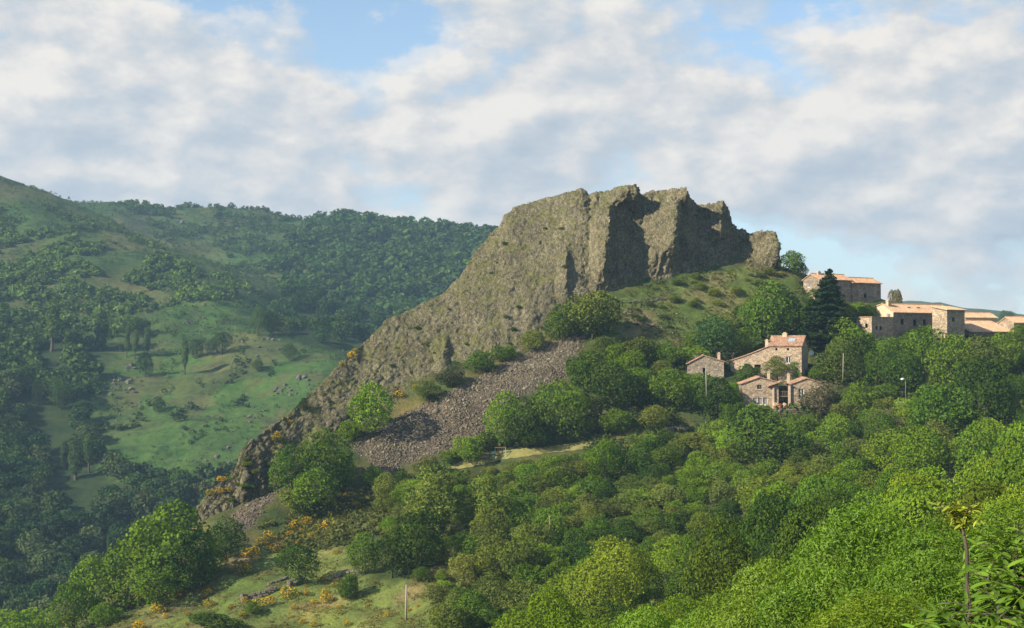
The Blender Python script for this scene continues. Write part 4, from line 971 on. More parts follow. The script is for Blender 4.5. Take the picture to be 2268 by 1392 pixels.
mb = MB(); mb.tube([(L2 + .02, 2.0, hf - 1.6), (L2 + .5, 2.0, hf - 1.6)], .04, 5); h.part('dish_arm', mb, 'metal')
rsq = np.random.RandomState(3); C = np.c_[L2 - 1.3 + .42 * rsq.randn(420), -.12 - .12 * rsq.rand(420), rsq.uniform(-.5, 3.0, 420)]; C[:, 0] += .2 * np.sin(C[:, 2] * 2)
v, f = leaf_quads(rsq, C, np.tile((0, -1., .3), (420, 1)), .26, .17); vi = link('vine', mesh_np('vine', v, f, [M['leaf']]), h.root); vi.color = (.10, .17, .03, 1); vi['label'] = 'green vine climbing the right corner of the facade'
h.done()
# satellite dishes
def dish(px, py, Y, r, label):
    p = P(px, py, Y); root = empty('satellite_dish', p, 0.0); tag(root, label, 'dish', 'satellite dishes')
    mb = MB(); n = 14; vs = [(0, 0.12 * r, 0)]; 
    for q in (0.5, 1.0):
        for k in range(n): vs.append((q * r * math.cos(6.283 * k / n), 0.12 * r * (1 - q * q) - .1 * r * (q == 1), q * r * math.sin(6.283 * k / n)))
    fs = [(0, 1 + k, 1 + (k + 1) % n) for k in range(n)] + [(1 + k, 1 + n + k, 1 + n + (k + 1) % n, 1 + (k + 1) % n) for k in range(n)]
    mb.add(vs, fs); mb.build('reflector', M['white'], root, True)
    mb = MB(); mb.tube([(0, .1, -.1), (.1, .4, -.6), (.1, .6, -2.2)], .045, 6); mb.build('mast', M['metal'], root)
    mb = MB(); mb.tube([(0, .05, -r * .9), (0, -.6 * r, -.2 * r)], .03, 5); mb.build('feed_arm', M['metal'], root)
dish(1797, 782, 286, .52, 'white satellite dish at the right end of the tall house')
dish(1538, 792, 287, .42, 'white satellite dish left of the small red-roofed house')

# lower house: two gables and a recessed porch
h = House('lower stone house with two gables and a deep recessed porch', 1643, 908, 272, -0.06, 'wall_tan', 'tile_red')
LA = h.width_to(1712); LB = h.width_to(1747); LC = h.width_to(1826); m_ = h.m
eh, ah = (908 - 851) * m_, (908 - 837) * m_
r = h.body(LA, 7.0, [(0, eh), (LA * .56, ah), (LA + 1.0, eh + .30)], 'b', {'f': [(2.9, eh - 1.0, .9, .85, 'window', 'wood')] + [(2.15 + i * .95, .95, .78, 1.35, 'window', 'white') for i in range(3)]}, faces='flb')
h.skin(lambda u, z, d: (LA - d, u, z), [(0, eh + .25), (3.0, eh + .25)], (), -3.0)
h.chimney(LA - 0.6, 2.2, eh, eh + 2.15, .5, .5, 'quoin', r)
# porch: back wall, floor, front gable roof on a pillar
bw = LB - LA
h.skin(lambda u, z, d: (LA + u, 3.0 + d, z), [(0, 4.5), (bw, 4.5)], [(.3, .1, 1.0, 2.0, 'door', 'wood'), (1.7, .1, 1.15, 2.1, 'window', 'white'), (.9, 2.9, 1.1, 1.1, 'window', 'wood')], -3.0)
mb = MB(); mb.box((LA + bw / 2, 1.35, -.55), (bw + .0, 3.1, 1.2)); h.part('porch_floor', mb, 'quoin')
mb = MB(); mb.box((LA + bw / 2, 1.6, 2.55), (bw - .02, 2.6, .16)); h.part('balcony_floor', mb, 'wood')
mb = MB()
for i in range(9): mb.box((LA + .25 + i * (bw - .5) / 8, .36, 3.05), (.05, .05, .8))
mb.box((LA + bw / 2, .36, 3.48), (bw - .05, .08, .07)); h.part('balcony_rail', mb, 'wood')
mb = MB(); mp = lambda u, z, e: (LA + u, e, z)
h.roof_slab(mb, (-1.15, eh - .55), (bw * .48, eh + .42), -.75, 3.0, mp); h.roof_slab(mb, (bw * .48, eh + .42), (bw + .35, eh - .2), -.75, 3.0, mp)
pr = h.part('porch_roof', mb, 'tile_red')
mb = MB(); mb.box((LB + .02, -.22, eh / 2 - 1.4), (.42, .42, eh + 2.7)); h.part('pillar', mb, 'quoin')
mb = MB(); mb.box((LA - .02, -.20, eh / 2 - 1.7), (.34, .30, eh + 2.0)); h.part('pillar', mb, 'quoin')
r3 = h.body(LC - LB, 7.0, [(0, eh - .1), ((LC - LB) * .46, (908 - 839) * m_), (LC - LB, (908 - 852) * m_)], 'b', {'f': [(1.5, 2.0, 1.05, 2.0, 'window', 'white'), (2.9, .3, 1.0, 1.6, 'opening')], 'r': [(2, 1.5, .9, 1.2)]}, at=(LB + .25, 0.0))
h.chimney(LB + .1, 1.6, eh - .6, eh + 1.75, .5, .5, 'quoin', r3); h.done()

# upper house beside the conifer (two joined sections)
YU = 0.56
h = House('upper two-part stone house on its rock with orange tile roof', 1815, 668, 312, YU, 'wall_dark', 'tile_orange')
La = h.width_to(1886); ha = (668 - 619) * h.m
r = h.body(La, 5.0, [(0, ha), (2.5, ha + 1.25), (5.0, ha)], 'a', {'l': [(1.2, ha - 1.7, .8, 1.2)]}, faces='flb', base=-4)
h.chimney(2.0, 2.2, ha + .8, ha + 1.7, .8, .4, 'quoin', r)
Lb = h.width_to(1949); hb = (668 - 624) * h.m
h.body(Lb - La, 5.4, [(0, hb), (2.5, hb + 1.15), (5.4, hb)], 'a', {'f': [(3.6, 1.0, .85, 1.0, 'opening')]}, at=(La, -.35), base=-4, faces='flbr'); h.done()

# long house
h = House('long house with pale tiled roof and cream lit gable end', 1979, 772, 298, YU, 'wall_dark', 'tile_pale')
Ll = h.width_to(2112); hh = (772 - 692) * h.m
r = h.body(Ll, 5.4, [(0, hh), (3.0, hh + 1.75), (5.4, hh + 1.2)], 'a', {'f': [(2.2, hh - 2.6, .9, 1.2, 'opening'), (6.0, hh - 2.8, 1.0, 1.3, 'opening'), (9.0, hh - 2.6, .9, 1.2, 'opening')]}, faces='fbr', base=-3)
h.chimney(1.0, 2.2, hh + .9, hh + 2.35, .95, .7, 'quoin', r)
for q in (6.3, 9.2):
    mb = MB(); mb.box((q, 1.6, hh + 1.15), (.9, .3, .22)); h.part('roof_vent', mb, 'tile_red', r)
wbk = h.wb; h.wb = MB(); h.skin(lambda u, z, d: (d, 5.4 - u, z), [(0, hh + 1.2), (2.4, hh + 1.75), (5.4, hh)], [(3.6, hh - 1.75, .95, 1.45, 'window', 'white')], -3)
h.part('gable_wall', h.wb, 'render_cream'); h.wb = wbk; h.done()

# flat-topped block in front of it
h = House('tall flat-topped stone block with one sunlit side below the long house', 1931, 778, 293, YU, 'wall_tan', 'tile_pale')
Lf = h.width_to(1979); hq = (778 - 703) * h.m
h.body(Lf, 4.4, [(0, hq), (4.4, hq)], 'a', {'f': [(1.1, hq - 2.6, .7, .8, 'opening'), (2.3, hq - 2.6, .7, .8, 'opening'), (2.0, .6, .9, 1.9, 'opening')], 'l': [(2.6, hq - 2.2, .7, .9, 'opening')]}, roof=False)
mb = MB(); mb.box((Lf / 2, 2.2, hq - .35), (Lf - .3, 4.1, .2)); h.part('terrace_floor', mb, 'quoin')
mb = MB(); mb.box((Lf / 2, -.02, hq + .06), (Lf + .2, .34, .12)); mb.box((-.02, 2.35, hq + .065), (.34, 4.4, .12)); h.part('coping', mb, 'tile_pale'); h.done()

# square annex
h = House('square stone annex with low tiled roof right of the long house', 2098, 765, 294, YU, 'wall_tan', 'tile_pale')
La = h.width_to(2137); hs = (768 - 690) * h.m
h.body(La, 3.9, [(0, hs), (3.9, hs + .75)], 'a', {'f': [(1.6, hs - 2.4, .7, .9, 'opening')]}, ov=.4, ovr=.4); h.done()
# low houses at the right edge
h = House('low house with broad pale roof half hidden in trees', 2150, 762, 298, YU - .05, 'wall_dark', 'tile_pale')
Lr = h.width_to(2240); h.body(Lr, 6.6, [(0, 2.6), (5.8, 4.9), (6.6, 4.6)], 'a', ov=.4, ovr=.35); h.done()
h = House('low back house with cream wall behind the broad pale roof', 2138, 740, 314, YU - .25, 'render_cream', 'tile_pale')
Lr = h.width_to(2208); h.body(Lr, 5.0, [(0, 3.6), (2.5, 4.6), (5.0, 3.6)], 'a', {'f': [(2, .8, .8, 1.0, 'opening')]}); h.done()
h = House('last low house with orange-pale roof at the right photo edge', 2246, 752, 308, YU - .2, 'wall_tan', 'tile_pale')
h.body(9.0, 5.0, [(0, 3.6), (2.5, 4.8), (5.0, 3.6)], 'a', {'f': [(2, .8, .8, 1.0)]}); h.done()
h = House('small stone garden hut with mossy flat roof in the thicket', 1427, 922, 271, -0.15, 'wall_tan', 'tile_red', 'garden_hut')
Lg = h.width_to(1456); h.body(Lg, 2.4, [(0, 1.75), (2.4, 2.1)], 'a', {'f': [(.7, .1, .8, 1.4, 'door', 'wood')]}, roof=False, base=-2)
mb = MB(); mb.add([(-.2, -.3, 1.78), (Lg + .2, -.3, 1.78), (Lg + .2, 2.6, 2.2), (-.2, 2.6, 2.2), (-.2, -.3, 1.62), (Lg + .2, -.3, 1.62), (Lg + .2, 2.6, 2.04), (-.2, 2.6, 2.04)], [(0, 1, 2, 3), (7, 6, 5, 4), (0, 4, 5, 1), (1, 5, 6, 2), (2, 6, 7, 3), (3, 7, 4, 0)])
M['moss'] = plain('mossy_roof', (.20, .19, .06), .95, .1, .4, 4.0); h.part('roof', mb, 'moss'); h.root['group'] = ''; h.root['category'] = 'hut'; h.done()

# ruined and terrace walls made of single stones
def stone_mesh(sd, rough=.18):
    rsx = np.random.RandomState(sd); bm = bmesh.new(); bmesh.ops.create_cube(bm, size=1.0)
    bmesh.ops.bevel(bm, geom=bm.edges[:], offset=.16, segments=1, affect='EDGES')
    for v_ in bm.verts: v_.co += Vector(rsx.uniform(-rough, rough, 3) * .5)
    me = bpy.data.meshes.new('stone'); bm.to_mesh(me); bm.free(); me.materials.append(M['boulder']); return me
STONES = [stone_mesh(i) for i in range(6)]
def dry_wall(name, label, line, hgt, size, n_max=60, cat='wall'):
    pts = [hit(*p) for p in line]; pts = [p for p in pts if p]
    if len(pts) < 2: return
    root = empty(name, pts[0]); tag(root, label, cat, 'dry stone walls'); rq = np.random.RandomState(int(line[0][0])); cnt = 0; o0 = pts[0]
    seg = [(pts[i + 1] - pts[i]).length for i in range(len(pts) - 1)]; tot = sum(seg); rows = max(1, int(hgt / (size * .62)))
    for rrow in range(rows):
        d = rq.uniform(0, size * .5)
        while d < tot and cnt < n_max:
            l = size * rq.uniform(.7, 1.4); q = d + l / 2; i = 0
            while i < len(seg) - 1 and q > seg[i]: q -= seg[i]; i += 1
            p = pts[i].lerp(pts[i + 1], min(1, q / seg[i]))
            z = drop(p.x, p.y); a = math.atan2(pts[i + 1].y - pts[i].y, pts[i + 1].x - pts[i].x)
            if rq.rand() > (.12 if rrow == 0 else .28):
                s_ = link('stone', STONES[rq.randint(6)], root, (p.x - o0.x, p.y - o0.y + rq.uniform(-.1, .1), z - o0.z + size * .62 * (rrow + .35)))
                s_.scale = (l * .98, size * rq.uniform(.7, 1.1), size * .66 * rq.uniform(.8, 1.2)); s_.rotation_euler = (rq.uniform(-.15, .15), rq.uniform(-.15, .15), a + rq.uniform(-.15, .15)); cnt += 1
            d += l
dry_wall('dry_stone_wall', 'tumbled dry stone wall across the open grass', [(532,1332), (555,1326), (580,1322), (606,1312)], 1.3, .75, 60)
dry_wall('dry_stone_wall', 'short broken stone wall higher on the open grass', [(590,1298), (612,1291), (634,1282)], .6, .6, 30)
dry_wall('dry_stone_wall', 'heap of pale stones under the isolated small tree', [(636,1304), (655,1296), (672,1292)], 1.2, .8, 40)
dry_wall('dry_stone_wall', 'pale stone edge right of the isolated small tree', [(735,1282), (752,1277), (770,1270), (800,1266)], .7, .7, 30)
dry_wall('dry_stone_wall', 'grey retaining wall below the porch of the lower house', [(1712,916), (1735,918), (1762,918)], 1.2, .6, 60)
dry_wall('dry_stone_wall', 'rough stone wall beside the garden below the hut', [(1470,960), (1495,955), (1520,957)], 1.4, .8, 40)
dry_wall('dry_stone_wall', 'old stone terrace line across the upper grassy slope', [(1390,672), (1410,668), (1435,669), (1460,664), (1490,662)], .35, .5, 26)
dry_wall('dry_stone_wall', 'ruined stone wall stub behind the small red-roofed house', [(1598,800), (1612,799), (1626,800)], 2.0, .7, 40)

# ------------------------------------------------------------------ posts, lamp, play things
def pole(px, top, base, label, r=.11, mat='pole', lean=0.0, w2=None):
    h_ = hit(px, base)
    if w2: p = P(px, base, w2); h_ = Vector(p)
    hh_ = (base - top) * h_.y / F; root = empty('utility_pole', (h_.x, h_.y, h_.z)); tag(root, label, 'pole', 'utility poles')
    mb = MB(); mb.tube([(0, 0, -1.0), (lean * .5, 0, hh_ * .5), (lean, 0, hh_)], [r * 1.25, r * 1.05, r * .85], 8); mb.build('shaft', M[mat], root, True)
    mb = MB(); mb.tube([(lean, 0, hh_ + .002), (lean, 0, hh_ + .1)], [r * .95, r * .2], 8); mb.build('pole_cap', M['metal'], root)
pole(1565, 812, 866, 'pale pole in front of the small red-roofed house', .10, 'pole', -.15, 266)
pole(1867, 784, 832, 'grey pole right of the tall house', .085, 'pole', .1, 272)
pole(899, 1298, 1374, 'slim pole at the bottom of the terraced grass', .12, 'pole', .05)
pole(1216, 1146, 1232, 'slim dark pole in the middle of the scrub slope', .11, 'wood', .1)
def lamp():
    p = P(2006, 900, 258); root = empty('street_lamp', p); tag(root, 'street lamp with white round head above the thicket', 'lamp')
    mb = MB(); mb.tube([(0, 0, -1), (0, 0, 4.6), (-.15, 0, 4.95), (-.55, 0, 5.0)], [.07, .055, .05, .045], 8); mb.build('post', M['metal'], root, True)
    mb = MB(); mb.tube([(-.55, 0, 5.08), (-.55, 0, 4.98), (-.55, 0, 4.82), (-.55, 0, 4.66)], [.16, .34, .33, .12], 12); mb.build('lamp_head', M['white'], root, True)
lamp()
def swing():
    q = hit(1108, 1013); root = empty('swing_frame', q, 0.12); tag(root, 'turquoise swing frame with red top bar on the play terrace', 'swing')
    w, hh_ = 1.9, 1.75
    for s_ in (-1, 1):
        for d in (-.6, .6):
            mb = MB(); mb.tube([(s_ * (w / 2 + .12), d, -.1), (s_ * w / 2, 0, hh_)], .06, 6); mb.build('leg', M['turquoise'], root)
    mb = MB(); mb.tube([(-w / 2 - .15, 0, hh_), (w / 2 + .15, 0, hh_)], .08, 6); mb.build('top_bar', M['red_paint'], root)
    for x in (-.35, .4):
        mb = MB(); mb.box((x, 0, .45), (.42, .18, .05)); st_ = mb.build('swing_seat', M['red_paint'], root)
        for e in (-.18, .18):
            mb = MB(); mb.tube([(x + e, 0, .47), (x + e, 0, hh_)], .015, 4); mb.build('rope', M['pole'], st_)
swing()
def bench():
    q = hit(1074, 1020); root = empty('garden_bench', q, -.5); tag(root, 'dark wooden bench on the play terrace left of the swing', 'bench')
    for y in (-.14, .02, .18):
        mb = MB(); mb.box((0, y, .45), (1.5, .12, .05)); mb.build('seat_slat', M['wood'], root)
    for z in (.65, .82):
        mb = MB(); mb.box((0, .3, z), (1.5, .05, .12)); mb.build('back_slat', M['wood'], root)
    for x in (-.6, .6):
        mb = MB(); mb.box((x, .05, .2), (.1, .45, .44)); mb.box((x, .27, .62), (.08, .06, .5)); mb.build('leg', M['wood'], root)
bench()
def pot(px, py, Y, s_, label, plant_c=(.10, .16, .03), flower=None):
    p = P(px, py, Y); root = empty('flower_pot', p); tag(root, label, 'pot', 'flower pots by the lower house')
    mb = MB(); mb.tube([(0, 0, 0), (0, 0, .35 * s_), (0, 0, .42 * s_)], [.16 * s_, .24 * s_, .27 * s_], 10); mb.build('pot', M['terracotta'], root, True)
    rq = np.random.RandomState(px); d = rnd_dirs(rq, 60); C = np.c_[d[:, 0] * .3 * s_, d[:, 1] * .3 * s_, .62 * s_ + d[:, 2] * .24 * s_]; v, f = leaf_quads(rq, C, d, .2 * s_, .12 * s_)
    o = link('foliage', mesh_np('foliage', v, f, [M['leaf']]), root); c_ = flower or plant_c; o.color = (*c_, 1)
pot(1716, 905, 270.6, 1.2, 'white-flowering pot at the left side of the porch', flower=(.6, .6, .55)); pot(1728, 905, 270.4, 1.1, 'red-flowering pot in the middle of the porch', flower=(.4, .08, .04)); pot(1737, 905, 270.5, 1.2, 'white-flowering pot beside the porch pillar', flower=(.6, .6, .55))
pot(1862, 912, 269, 2.2, 'large terracotta pot right of the grey-olive tree'); pot(1872, 908, 269.5, 1.7, 'second terracotta pot right of the grey-olive tree'); pot(1850, 914, 268.5, 1.5, 'small terracotta pot near the grey-olive tree')
def table():
    p = P(1998, 900, 266); root = empty('garden_table', p, .2); tag(root, 'pale blue-white garden table below the street lamp', 'table')
    mb = MB(); mb.box((0, 0, .75), (1.9, 1.0, .07)); mb.build('table_top', M['white'], root)
    for a in (-.8, .8):
        for b in (-.4, .4):
            mb = MB(); mb.tube([(a, b, -.6), (a, b, .72)], .04, 6); mb.build('leg', M['metal'], root)
table()
# ------------------------------------------------------------------ play terrace lawn (a mown strip on the slope)
def strip():
    line = [(1000,1037,3),(1030,1028,10),(1075,1014,14),(1115,1008,10),(1160,1003,10),(1200,998,8),(1240,994,8),(1285,988,9),(1310,984,6)]
    V, Fq = [], []; n = 60
    L_ = np.array(line, float)
    for i in range(n + 1):
        px = 1000 + 310 * i / n; py = np.interp(px, L_[:, 0], L_[:, 1]); w = np.interp(px, L_[:, 0], L_[:, 2])
        a = hit(px, py - w * .9); b = hit(px, py + w * 1.0)
        for k in range(5):
            q = b.lerp(a, k / 4.0); V.append((q.x, q.y, drop(q.x, q.y) + .06 + .05 * math.sin(i * 1.3 + k)))
    for i in range(n):
        for k in range(4): Fq.append((i * 5 + k, i * 5 + 5 + k, i * 5 + 6 + k, i * 5 + 1 + k))
    M['mown'] = plain('mown_grass', (.215, .205, .072), .95, .1, .35, 1.2)
    o = link('terrace_lawn', mesh_np('terrace_lawn', V, Fq, [M['mown']], smooth=True)); tag(o, kind='structure')
strip()

# ------------------------------------------------------------------ scree: thousands of stones lying on the slope
def ico():
    v = np.array([(1, 0, 0), (-1, 0, 0), (0, 1, 0), (0, -1, 0), (0, 0, 1), (0, 0, -1)], float); f = np.array([(0, 2, 4), (2, 1, 4), (1, 3, 4), (3, 0, 4), (2, 0, 5), (1, 2, 5), (3, 1, 5), (0, 3, 5)]); return v, f
IV, IF = ico()
def pebbles(rs, Pn, size, flat=.7):
    n = len(Pn); s = size * np.exp(rs.normal(0, .45, n)); V = IV[None] * (1 + .22 * rs.randn(n, len(IV), 1)) + .25 * rs.randn(n, len(IV), 3); V = V * np.stack([rs.uniform(.7, 1.35, n), rs.uniform(.6, 1.1, n), rs.uniform(.5, .95, n) * flat / .7], 1)[:, None]
    a = rs.uniform(0, 6.28, n); c, s2 = np.cos(a), np.sin(a); x = V[..., 0] * c[:, None] - V[..., 1] * s2[:, None]; y = V[..., 0] * s2[:, None] + V[..., 1] * c[:, None]
    V = np.stack([x, y, V[..., 2]], -1) * s[:, None, None] + Pn[:, None]
    return V.reshape(-1, 3), (IF[None] + (np.arange(n) * len(IV))[:, None, None]).reshape(-1, 3)
rs = np.random.RandomState(77)
for poly, n, lab in ((SCREE[0], 170000, 'long fan of loose grey-brown stones falling from the crag foot'), (SCREE[1], 60000, 'small tongue of loose stones below the lower cliff')):
    X = rs.uniform(-75, 25, n * 2); Yv = rs.uniform(236, 312, n * 2); qx, qy = proj(np.c_[X, Yv, H(X, Yv)])
    k = inpoly(qx + rs.uniform(-7, 7, n * 2), qy + rs.uniform(-5, 5, n * 2), poly); X, Yv = X[k], Yv[k]
    V, Fq = pebbles(rs, np.c_[X, Yv, H(X, Yv) + .03], .125)
    print('SCREE', len(X))
    o = link('scree_stones', mesh_np('scree_stones', V, Fq, [M['scree']])); tag(o, lab, 'scree', None, 'stuff')

# ------------------------------------------------------------------ undergrowth on the near hill and loose rocks on the grass
def tufts(rs, Pn, size, nleaf):
    n = len(Pn); s = size * np.exp(rs.normal(0, .35, n)); i = np.repeat(np.arange(n), nleaf); d = rnd_dirs(rs, len(i)); d[:, 2] = np.abs(d[:, 2])
    C = Pn[i] + d * (s[i] * rs.uniform(.55, 1.0, len(i)))[:, None] * np.array([1, 1, .8]); sc = s[i]
    v, f = leaf_quads(rs, np.zeros((len(i), 3)), d, 1.0, .6, .2); v = v.reshape(-1, 4, 3) * (sc * .5)[:, None, None] + C[:, None]
    return v.reshape(-1, 3), f
def stuff_tufts(name, lab, cat, X, Yv, size, nleaf, tint):
    Z = np.array([drop(x, y) for x, y in zip(X, Yv)]); v, f = tufts(rs, np.c_[X, Yv, Z], size, nleaf)
    o = link(name, mesh_np(name, v, f, [M['leaf']])); tag(o, lab, cat, None, 'stuff'); o.color = (*tint, 1); return o
def cand(n, x0, x1, y0, y1, poly=None, inv=False, thr=None, sc=9.0):
    X = rs.uniform(x0, x1, n); Yv = rs.uniform(y0, y1, n); qx, qy = proj(np.c_[X, Yv, H(X, Yv)]); k = np.ones(n, bool)
    if poly is not None: k = inpoly(qx, qy, poly) ^ inv
    if thr is not None: k &= fbm(np.c_[X / sc, Yv / sc, np.zeros(n)] + 3, 3) > thr
    return X[k], Yv[k]
noscree = lambda X, Yv: ~np.any([inpoly(*proj(np.c_[X, Yv, H(X, Yv)]), p) for p in SCREE], axis=0)
X, Yv = cand(5200, -70, 120, 160, 300, SLOPE); stuff_tufts('undergrowth', 'low green scrub covering the slope below the terrace', 'undergrowth', X, Yv, .75, 34, (.085, .125, .03))
X, Yv = cand(16000, -30, 140, 225, 322, [(1290,790),(1420,770),(1520,790),(1620,740),(1760,690),(1900,720),(2500,760),(2500,980),(1290,1000)]); k = noscree(X, Yv); stuff_tufts('undergrowth', 'low greenery between the village trees', 'undergrowth', X[k][:3600], Yv[k][:3600], .8, 30, (.065, .105, .026))
X, Yv = cand(30000, -75, 10, 185, 262, GRASS, thr=-.05, sc=5.0); stuff_tufts('grass_tufts', 'dry grass tufts on the open terraced grass', 'grass', X[:6000], Yv[:6000], .28, 10, (.16, .155, .055))
X, Yv = cand(9000, 5, 75, 285, 325, [(1290,740),(1400,640),(1560,600),(1730,590),(1810,640),(1700,700),(1560,770),(1330,800)], thr=-.2, sc=6.0); stuff_tufts('heath_tufts', 'heathery green tufts on the slope under the cliffs', 'heath', X[:4200], Yv[:4200], .42, 14, (.10, .125, .035))
X, Yv = cand(9000, -65, -5, 225, 270, [(560,1180),(640,1110),(760,1090),(860,1080),(860,1200),(760,1220),(620,1230)], thr=-.3); stuff_tufts('undergrowth', 'olive scrub between the clump and the open grass', 'undergrowth', X[:1500], Yv[:1500], .65, 30, (.10, .12, .035))
# grass and small shrubs on ledges of the crag
def ledges():
    q = CV; nrm = np.zeros_like(q); a, b, c = q[CF[:, 0]], q[CF[:, 1]], q[CF[:, 3]]; fn = np.cross(b - a, c - a); fn /= np.linalg.norm(fn, axis=1)[:, None] + 1e-9
    ct = q[CF].mean(1); k = (fn[:, 2] > .62) & (fbm(ct / 7.0, 3) > 0.0) & (rs.rand(len(ct)) < .16); ct = ct[k]
    v, f = tufts(rs, ct, .30, 9); o = link('ledge_grass', mesh_np('ledge_grass', v, f, [M['leaf']])); tag(o, 'yellowish grass tufts on the ledges of the crag', 'grass', None, 'stuff'); o.color = (.15, .145, .045, 1)
    print('LEDGE', len(ct))
ledges()
X, Yv = cand(6000, 0, 60, 285, 325, [(1330,700),(1420,630),(1520,640),(1520,740),(1600,700),(1560,770),(1480,760),(1400,700)], thr=.05, sc=5.0)
V, Fq = pebbles(rs, np.c_[X, Yv, H(X, Yv) + .05][:1300], .17); tag(link('loose_rocks', mesh_np('loose_rocks', V, Fq, [M['scree']])), 'loose rock debris on the slope under the cliffs', 'rocks', None, 'stuff')

# ------------------------------------------------------------------ far side of the valley
def far_kit(sd, n, ln, wd, z0=.05, asp=1.1):
    r = np.random.RandomState(sd); p, d = lobed(r, asp, 9, n, z0, (.26, .40), .8, .3); v, f = leaf_quads(r, p, d, ln, wd); v = norm_w(v, asp)
    return v, f, np.zeros(len(f))
FK = []
for sd in range(200, 206):
    v, f, mi = far_kit(sd, 900, .12, .085); FK.append(mesh_np('far_tree', v, f, [M['leaf'], M['bark']], mi))
def far_tree(x, y, h_, w, tint, label, group):
    o = link('far_tree', FK[RNG.randint(6)]); o.location = (x, y, float(H([x], [y])[0]) - .2); o.scale = (w, w, h_); o.rotation_euler = (0, 0, RNG.uniform(0, 6.28))
    k = RNG.uniform(.8, 1.2); o.color = (tint[0] * k * RNG.uniform(.85, 1.15), tint[1] * k, tint[2] * k, 1); tag(o, label, 'tree', group); return o
KEEP = []
FT = [('poplar',115,662,778,26,'tallest broad poplar at the left of the far meadow'),('poplar',222,694,778,24,'second broad poplar right of the tallest one'),('poplar',280,724,792,12,'left of the three slim poplars on the far lawn'),('poplar',298,730,796,12,'middle of the three slim poplars on the far lawn'),('poplar',327,724,792,13,'right of the three slim poplars on the far lawn'),
 ('poplar',409,748,830,15,'lone slim poplar on the far lawn'),('poplar',143,978,1042,14,'left poplar of the trio in the valley'),('poplar',168,970,1062,26,'middle poplar of the trio in the valley'),('poplar',197,962,1048,16,'right poplar of the trio in the valley'),('poplar',243,1183,1240,10,'left of two small poplars above the wooded spur'),('poplar',263,1190,1240,10,'right of two small poplars above the wooded spur'),
 ('round',300,702,742,66,'dark broad tree behind the three slim poplars'),('round',322,780,835,40,'tree in front of the three slim poplars'),('round',466,752,788,30,'small round tree right of the lone poplar'),('round',492,735,784,44,'dark tree at the edge of the far lawn'),('round',570,678,745,46,'tall dark tree at the right of the upper far meadow'),('round',602,688,742,40,'tree beside the tall dark one at the upper far meadow'),('round',434,750,795,34,'tree behind the lone slim poplar'),('round',570,793,824,28,'single round tree casting shadow on the far meadow'),('round',350,878,915,38,'dark tree in the middle of the far meadow'),('round',134,832,908,44,'grey-green tree at the left edge of the far meadow'),('round',82,838,895,26,'tree left of the grey-green one'),('round',672,880,910,24,'round bush low on the far meadow'),('round',640,760,800,36,'dark tree above the stony far meadow')]
for kd, px, tp, ba, w, lab in FT:
    t_ = plant(kd, px, tp, ba, w * (1.25 if kd == 'poplar' else 1), G_FAR if kd != 'poplar' else (.066, .120, .034), lab, 'far trees')
    if t_ is not None: KEEP.append((t_.location.x, t_.location.y))
def free(X, Yv):
    """leave the ground before the named far trees open"""
    k = np.ones(len(X), bool)
    for a, b in KEEP:
        d = (X - a * Yv / b); k &= ~((np.abs(d) < 5.5) & (Yv > b - 34) & (Yv < b + 6))
    return k
EXC = MEADOW
def far_pts(poly, n, x0, x1, y0, y1, thr, sc):
    X = rs.uniform(x0, x1, n); Yv = rs.uniform(y0, y1, n); qx, qy = proj(np.c_[X, Yv, H(X, Yv)]); k = inpoly(qx, qy, poly)
    for p in EXC: k &= ~inpoly(qx, qy, p)
    if thr is not None: k &= fbm(np.c_[X / sc, Yv / sc, np.zeros(n)] + 7, 3) > thr
    k &= free(X, Yv)
    return X[k], Yv[k]
# woods in the valley: single trees
X, Yv = far_pts([(-60,850),(60,830),(170,880),(190,950),(230,1050),(330,1085),(450,1100),(480,1180),(470,1420),(-60,1420)], 6500, -250, -30, 395, 590, None, 1)
cnt = 0; used = []
for x, y in zip(X, Yv):
    if cnt >= 225: break
    if any((a - x) ** 2 + (b - y) ** 2 < 26 for a, b in used): continue
    used.append((x, y)); w = RNG.uniform(5.5, 10); cnt += 1
    far_tree(x, y, w * RNG.uniform(.85, 1.2), w, [G_FAR, (.040, .080, .028), (.075, .115, .045)][RNG.randint(3)], 'tree in the shaded wood on the far valley floor', 'trees of the far valley wood')
print('VALLEY', cnt)
X, Yv = far_pts([(560,690),(690,640),(800,690),(860,700),(810,770),(730,780),(690,770),(640,760),(590,745)], 2500, -160, -50, 620, 860, None, 1)
used = []; c2 = 0
for x, y in zip(X, Yv):
    if c2 >= 70: break
    if any((a - x) ** 2 + (b - y) ** 2 < 30 for a, b in used): continue
    used.append((x, y)); w = RNG.uniform(6, 9); c2 += 1
    far_tree(x, y, w * RNG.uniform(.9, 1.25), w, (.050, .100, .032), 'tree in the wood beyond the left shoulder of the crag', 'trees of the wood beyond the crag shoulder')
# the rest of the far woods and scrub reads as one mass
def far_mass(name, lab, X, Yv, smin, smax, tint, nl):
    n = len(X); Z = H(X, Yv); s = smin + (smax - smin) * rs.rand(n) ** 1.7; V, Fq = [], []; b = 0
    kits = [far_kit(300 + i, nl, .34, .26)[:2] for i in range(5)]
    for j in range(n):
        v, f = kits[j % 5]; a = rs.uniform(0, 6.28); c, sn = math.cos(a), math.sin(a); hh_ = s[j] * rs.uniform(.7, 1.05)
        q = np.c_[(v[:, 0] * c - v[:, 1] * sn) * s[j] + X[j], (v[:, 0] * sn + v[:, 1] * c) * s[j] + Yv[j], v[:, 2] * hh_ + Z[j] - .3]
        V.append(q); Fq.append(f + b); b += len(q)
    o = link(name, mesh_np(name, np.concatenate(V), np.concatenate(Fq), [M['leaf']])); tag(o, lab, 'wood', None, 'stuff'); o.color = (*tint, 1); print(name, n, len(Fq) and sum(len(f) for f in Fq))
